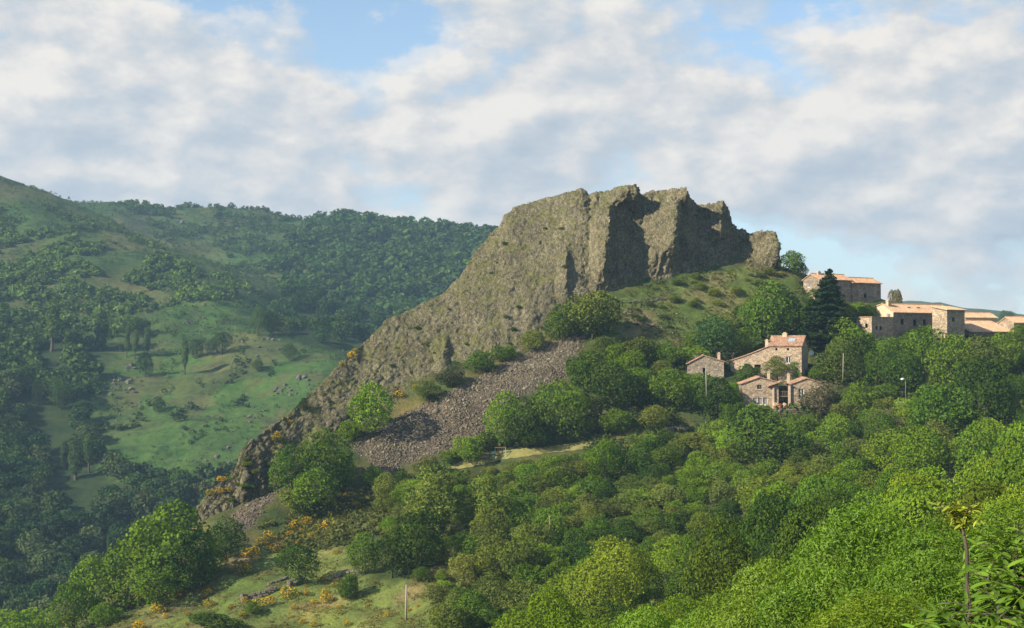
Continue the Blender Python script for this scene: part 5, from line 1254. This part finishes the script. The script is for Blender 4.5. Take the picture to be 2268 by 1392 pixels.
X, Yv = far_pts([(600,640),(700,640),(560,600),(640,540),(720,475),(1110,490),(1130,640),(900,720),(860,700),(690,650)], 9000, -230, 30, 790, 1215, None, 1)
far_mass('far_forest', 'dense green forest on the far slope below the ridge', X[:1900], Yv[:1900], 4.0, 10.5, (.056, .110, .030), 70)
X, Yv = far_pts([(-120,560),(0,500),(200,540),(420,590),(560,640),(590,660),(330,690),(320,730),(220,760),(60,700),(-120,720)], 9000, -360, -110, 640, 900, -.12, 30)
far_mass('far_scrub', 'scattered bright scrub on the far hillside', X[:1700], Yv[:1700], 2.4, 5.8, (.115, .195, .046), 70)
X, Yv = far_pts([(-120,420),(150,460),(400,570),(560,640),(330,620),(-120,520)], 5000, -420, -100, 780, 960, .05, 30)
far_mass('far_scrub', 'dark heather clumps on the upper far hillside', X[:600], Yv[:600], 2.0, 4.5, (.07, .12, .034), 50)
X, Yv = far_pts([(230,448),(440,450),(740,470),(620,560),(600,640),(480,590),(300,510)], 6000, -330, -110, 930, 1215, -.05, 40)
far_mass('far_scrub', 'scrub on the stony back ridge', X[:900], Yv[:900], 2.5, 6.0, (.066, .118, .034), 60)
X, Yv = far_pts([(-120,690),(60,700),(230,780),(230,880),(170,900),(60,850),(-120,870)], 4000, -260, -130, 540, 760, None, 1)
far_mass('far_scrub', 'shaded thicket left of the far meadow', X[:420], Yv[:420], 4.0, 7.5, (.056, .105, .030), 80)
X, Yv = far_pts([(200,1010),(330,1060),(460,1050),(560,1000),(480,1110),(330,1100)], 4000, -190, -60, 440, 600, None, 1)
far_mass('far_scrub', 'thicket along the lower rim of the far meadow', X[:200], Yv[:200], 3.5, 6.5, (.050, .088, .030), 80)
EXC = []
X, Yv = far_pts([(200,960),(300,880),(420,830),(560,740),(640,780),(700,760),(600,860),(500,960),(420,1000)], 4000, -200, -60, 480, 720, .25, 14)
X2, Y2 = far_pts([(200,1050),(215,960),(330,770),(330,690),(580,660),(600,730),(720,770),(790,780),(640,930),(520,1040)], 9000, -220, -50, 480, 760, -.3, 18)
far_mass('meadow_tussocks', 'rough grass tussocks over the far meadow', X2[:2200], Y2[:2200], .5, 1.9, (.070, .118, .036), 14)
far_mass('far_scrub', 'low bushes dotted over the far meadow', X[:150], Yv[:150], 1.6, 3.6, (.060, .10, .034), 60)

X, Yv = far_pts([(-150,380),(0,395),(220,450),(740,470),(760,560),(700,640),(590,660),(590,740),(640,780),(480,850),(330,900),(240,960),(120,830),(-150,900)], 24000, -430, -60, 540, 1215, -.5, 25)
far_mass('far_heath', 'small bushes and heather speckling the far hillside', X[:6000], Yv[:6000], 1.0, 3.4, (.080, .135, .036), 20)

# boulders and outcrops over there
BM = []
for sd in range(5):
    r = np.random.RandomState(400 + sd); bm = bmesh.new(); bmesh.ops.create_icosphere(bm, subdivisions=2, radius=.5)
    pl = rnd_dirs(r, 9); of = r.uniform(.26, .42, 9)
    for v_ in bm.verts:
        c = np.array(v_.co)
        for q, o_ in zip(pl, of):
            d = c @ q
            if d > o_: c = c - q * (d - o_)
        v_.co = Vector(c * np.array([1, 1, 1.25]))
    me = bpy.data.meshes.new('boulder'); bm.to_mesh(me); bm.free(); me.materials.append(M['outcrop']); BM.append(me)
def boulders(poly, n, smin, smax, label, group):
    for px, py in scatter_px(n, poly, rs):
        q = hit(px, py)
        if q is None or q.y < 380: continue
        s = .5 * rs.uniform(smin, smax) * rs.choice([.7, 1, 1, 1.3]); o = link('boulder', BM[rs.randint(5)], None, (q.x, q.y, q.z + s * .12)); o.scale = (s * rs.uniform(.8, 1.5), s, s * rs.uniform(.6, 1.2)); o.rotation_euler = (rs.uniform(-.3, .3), rs.uniform(-.3, .3), rs.uniform(0, 6.28)); tag(o, label, 'boulder', group)
boulders([(195,850),(250,815),(300,805),(330,850),(300,875),(215,880)], 42, 1.6, 4.0, 'grey boulder on the knoll below the far lawn', 'boulders on the knoll below the far lawn')
boulders([(220,920),(300,880),(330,900),(290,940),(225,950)], 18, 1.2, 2.8, 'boulder on the slope under the far knoll', 'boulders under the far knoll')
boulders([(520,760),(600,735),(640,760),(600,800),(540,790)], 34, 1.2, 3.0, 'boulder in the stony patch right of the far lawn', 'boulders right of the far lawn')
boulders([(600,870),(640,840),(700,820),(690,870),(640,890)], 34, 1.2, 3.0, 'boulder on the far meadow beside the crag ridge', 'boulders on the far meadow beside the crag ridge')
boulders([(380,712),(450,700),(470,712),(400,720)], 18, 1.2, 2.6, 'boulder in the row across the upper far meadow', 'boulders across the upper far meadow')
boulders([(380,480),(500,495),(620,510),(600,530),(500,520),(400,500)], 46, 2.5, 6.0, 'pale rock outcrop high on the back ridge', 'outcrops on the back ridge')
boulders([(290,446),(305,450),(300,458),(285,458)], 4, 3.0, 6.0, 'rock on the skyline of the back ridge', 'rocks on the skyline')
boulders([(560,900),(600,890),(590,920),(545,940)], 14, 1.2, 2.6, 'boulder low on the far meadow', 'boulders low on the far meadow')
boulders([(400,1010),(560,960),(520,1040),(430,1060)], 30, 1.0, 2.4, 'stone on the rough ground under the far meadow', 'stones under the far meadow')
# ------------------------------------------------------------------ shrubs right in front of the viewer
def leaflet(sd, ln, wd):
    r = np.random.RandomState(sd); n = 5; V = []; curl = r.uniform(.10, .30)
    for i in range(n + 1):
        t = i / n; w = wd * (math.sin(math.pi * min(t * .92 + .06, 1)) ** .8) * .5 * (1 if i < n else 0); z = -curl * ln * t * t
        V += [(t * ln, -w, z + w * .35), (t * ln, 0, z), (t * ln, w, z + w * .35)]
    Fq = []
    for i in range(n):
        a = i * 3; Fq += [(a, a + 3, a + 4, a + 1), (a + 1, a + 4, a + 5, a + 2)]
    return np.array(V), np.array(Fq)
def near_shrub():
    """elder-like shrub: arching shoots with long pinnate leaflets, each leaflet an object"""
    LV = [leaflet(i, .165, .046) for i in range(4)]; LM = [mesh_np('leaf', v, f, [M['leaf_near']], smooth=True) for v, f in LV]
    rq = np.random.RandomState(9); spots = [(2150,1345,10.5),(2215,1330,11.5),(2262,1300,12.0),(2085,1375,10.0),(2245,1235,13.0),(2185,1400,9.5),(2290,1380,10.5),(2115,1400,9.8),(2255,1160,13.5),(2200,1200,13.6),(2300,1200,13.0),(2190,1275,12.2)]
    base = P(2190, 1390, 11.2); gzz = float(H([base[0]], [base[1]])[0])
    root = empty('leafy_shrub', (base[0], base[1], gzz)); tag(root, 'large-leaved shrub close to the viewer in the lower right corner', 'bush'); R0 = Vector((base[0], base[1], gzz))
    stems = MB(); cnt = 0; rest_v, rest_f, bofs = [], [], 0; allp = []
    for px, py, Y in spots:
        e = Vector(P(px, py, Y)) - R0; b = Vector((rq.uniform(-.4, .4), rq.uniform(-.4, .4), -.1)); m = b.lerp(e, .55) + Vector((0, 0, .35))
        pts = [b.lerp(m, t).lerp(m.lerp(e, t), t) for t in np.linspace(0, 1, 9)]; stems.tube(pts, [.028 * (1 - .08 * i) for i in range(9)], 6)
        nl = 38
        for k in range(nl):          # compound leaves along and round the shoot tip
            t = rq.uniform(.45, 1.0); i = min(int(t * 8), 7); p = pts[i].lerp(pts[i + 1], t * 8 - i) 
            a = rq.uniform(0, 6.28); el = rq.uniform(-.15, .9); d = Vector((math.cos(a) * math.cos(el), math.sin(a) * math.cos(el), math.sin(el))); lr = rq.uniform(.22, .36)
            tipp = p + d * lr + Vector((0, 0, -.05)); stems.tube([p, p.lerp(tipp, .5) + Vector((0, 0, .02)), tipp], [.005, .004, .002], 4)
            sd = d.cross(Vector((0, 0, 1))).normalized()
            for q in range(7):
                f_ = (q // 2 + 1) / 4.0 if q < 6 else 1.0; bp = p.lerp(tipp, min(f_, 1.0)); s_ = (1 if q % 2 else -1) if q < 6 else 0
                dr = (d * .55 + sd * s_ * 1.0).normalized() if s_ else d; dr = (dr + Vector(rq.randn(3) * .18)); dr.z -= rq.uniform(.0, .45); dr.normalize()
                upv = Vector((rq.randn() * .3, rq.randn() * .3, 1)); yv = upv.cross(dr).normalized(); zv = dr.cross(yv); sc = rq.uniform(.75, 1.15)
                allp.append((bp.copy(), dr.copy(), yv.copy(), zv.copy(), sc))
    def front(a): q = a[0] + R0; return q.y - .25 * q.z
    allp.sort(key=front)
    for j, (bp, dr, yv, zv, sc) in enumerate(allp):
        Mx = Matrix(((dr.x, yv.x, zv.x, bp.x), (dr.y, yv.y, zv.y, bp.y), (dr.z, yv.z, zv.z, bp.z), (0, 0, 0, 1))) @ Matrix.Scale(sc, 4)
        if j < 300:
            o = link('leaf', LM[j % 4], root); o.matrix_local = Mx; k = rq.uniform(.75, 1.3); o.color = (.150 * k * rq.uniform(.85, 1.25), .275 * k, .026 * k, 1)
        else:
            v, f = LV[j % 4]; A = np.array(Mx); rest_v.append(v @ A[:3, :3].T + A[:3, 3]); rest_f.append(f + bofs); bofs += len(v)
    o = link('leaves', mesh_np('leaves', np.concatenate(rest_v), np.concatenate(rest_f), [M['leaf_near']], smooth=True), root); o['kind'] = 'stuff'; o.color = (.140, .260, .026, 1)
    stems.build('stems', M['bark'], root, True); print('NEARLEAVES', len(allp))
near_shrub()
def flowering_stem():
    b = P(2160, 1420, 11.0); t1 = P(2138, 1222, 11.3); t2 = P(2130, 1155, 11.4); g = float(H([b[0]], [b[1]])[0]); R0 = Vector((b[0], b[1], g))
    root = empty('budding_sapling', R0); tag(root, 'thin brown sapling stem with yellow-green tuft of young leaves on top', 'sapling'); a1, a2 = Vector(t1) - R0, Vector(t2) - R0
    mb = MB(); b0 = Vector((.05, 0, -.1)); pts = [b0.lerp(a1, t) + Vector((.02 * math.sin(t * 7), 0, 0)) for t in np.linspace(0, 1, 7)] + [a2]; mb.tube(pts, [.022, .020, .018, .017, .016, .015, .015, .012], 7)
    for f_ in (.45, .62, .83): 
        q = b0.lerp(a1, f_); mb.tube([q, q + Vector((0, 0, .04))], [.024, .022], 7)
    q = b0.lerp(a1, .70); mb.tube([q, q + Vector((-.14, 0, .03)), q + Vector((-.27, -.02, -.05))], [.010, .008, .004], 5)
    q = b0.lerp(a1, .35); mb.tube([q, q + Vector((.10, 0, .12)), q + Vector((.14, 0, .28))], [.012, .010, .006], 5)
    mb.build('stem', M['bark'], root, True)
    LM = [mesh_np('leaf', *leaflet(20 + i, .085, .022), [M['leaf_near']], smooth=True) for i in range(3)]; rq = np.random.RandomState(4)
    tw = MB(); spots = []
    for k in range(13):
        a = 6.283 * k / 13 + rq.uniform(-.3, .3); l = rq.uniform(.10, .24); el = rq.uniform(.15, 1.1); p0 = a2 + Vector((0, 0, rq.uniform(-.10, .0))); p2 = p0 + Vector((math.cos(a) * l * math.cos(el) * 1.3, math.sin(a) * l * math.cos(el) * .8, math.sin(el) * l * 1.25)); p1 = p0.lerp(p2, .5) + Vector((0, 0, .03))
        tw.tube([p0, p1, p2], [.008, .006, .003], 5)
        for j in range(24): spots.append((p0.lerp(p1, rq.uniform(.3, 1)) if j % 2 else p1.lerp(p2, rq.uniform(.1, 1.15))))
    tw.build('twigs', M['bark'], root, True)
    for k, bp in enumerate(spots):
        a = rq.uniform(0, 6.28); d = Vector((math.cos(a), math.sin(a), rq.uniform(-.55, .6))).normalized(); yv = Vector((rq.randn() * .5, rq.randn() * .5, 1)).cross(d).normalized(); zv = d.cross(yv); sc = rq.uniform(.55, 1.1)
        o = link('leaf', LM[k % 3], root); o.matrix_local = Matrix(((d.x, yv.x, zv.x, bp.x), (d.y, yv.y, zv.y, bp.y), (d.z, yv.z, zv.z, bp.z), (0, 0, 0, 1))) @ Matrix.Scale(sc, 4); kk = rq.uniform(.75, 1.25); o.color = (.30 * kk, .36 * kk, .04 * kk, 1)
flowering_stem()
for px, tp, Y, w, hgt, lab in [(1930,1105,34,4.9,6.6,'tall ash with glossy narrow leaves at the right, below the sapling'), (2080,1150,28,4.2,5.8,'ash crown just behind the sapling stem'), (1790,1225,36,4.6,6.2,'ash crown left of the tallest ash'), (1650,1300,40,5.0,6.2,'lowest ash crown in the middle of the bottom edge'), (1950,1290,24,4.0,4.6,'ash crown in front at the bottom edge'), (2230,1090,30,4.6,6.5,'ash crown at the right photo edge behind the shrub'), (1480,1335,46,5.2,6.4,'ash crown at the left of the bottom row')]:
    p = P(px, tp, Y); g = float(H([p[0]], [p[1]])[0]); hgt = max(2.5, p[2] - g); tree('ash', (p[0], p[1], g - .2), hgt, w, [(.150, .255, .020), (.122, .225, .020), (.160, .245, .024)][int(px) % 3], lab)

# ------------------------------------------------------------------ haze in the valley air
def haze():
    mb = MB(); zt = max(float(GV[:, 2].max()), float(CV[:, 2].max())) + 25; zb = float(GV[:, 2].min()) - 1.5
    mb.box((50, 1025, (zt + zb) / 2), (3100, 2700, zt - zb))
    m, nt, out = new_mat('haze_air'); v = nd(nt, 'ShaderNodeVolumePrincipled'); v.inputs['Color'].default_value = (0.44, 0.72, 1.0, 1); v.inputs['Density'].default_value = HAZE; v.inputs['Anisotropy'].default_value = 0.1
    nt.links.new(v.outputs[0], out.inputs['Volume']); o = mb.build('haze', m); tag(o, 'thin blue haze filling the air of the valley', 'haze', None, 'stuff')
HAZE = 0.00018
haze()
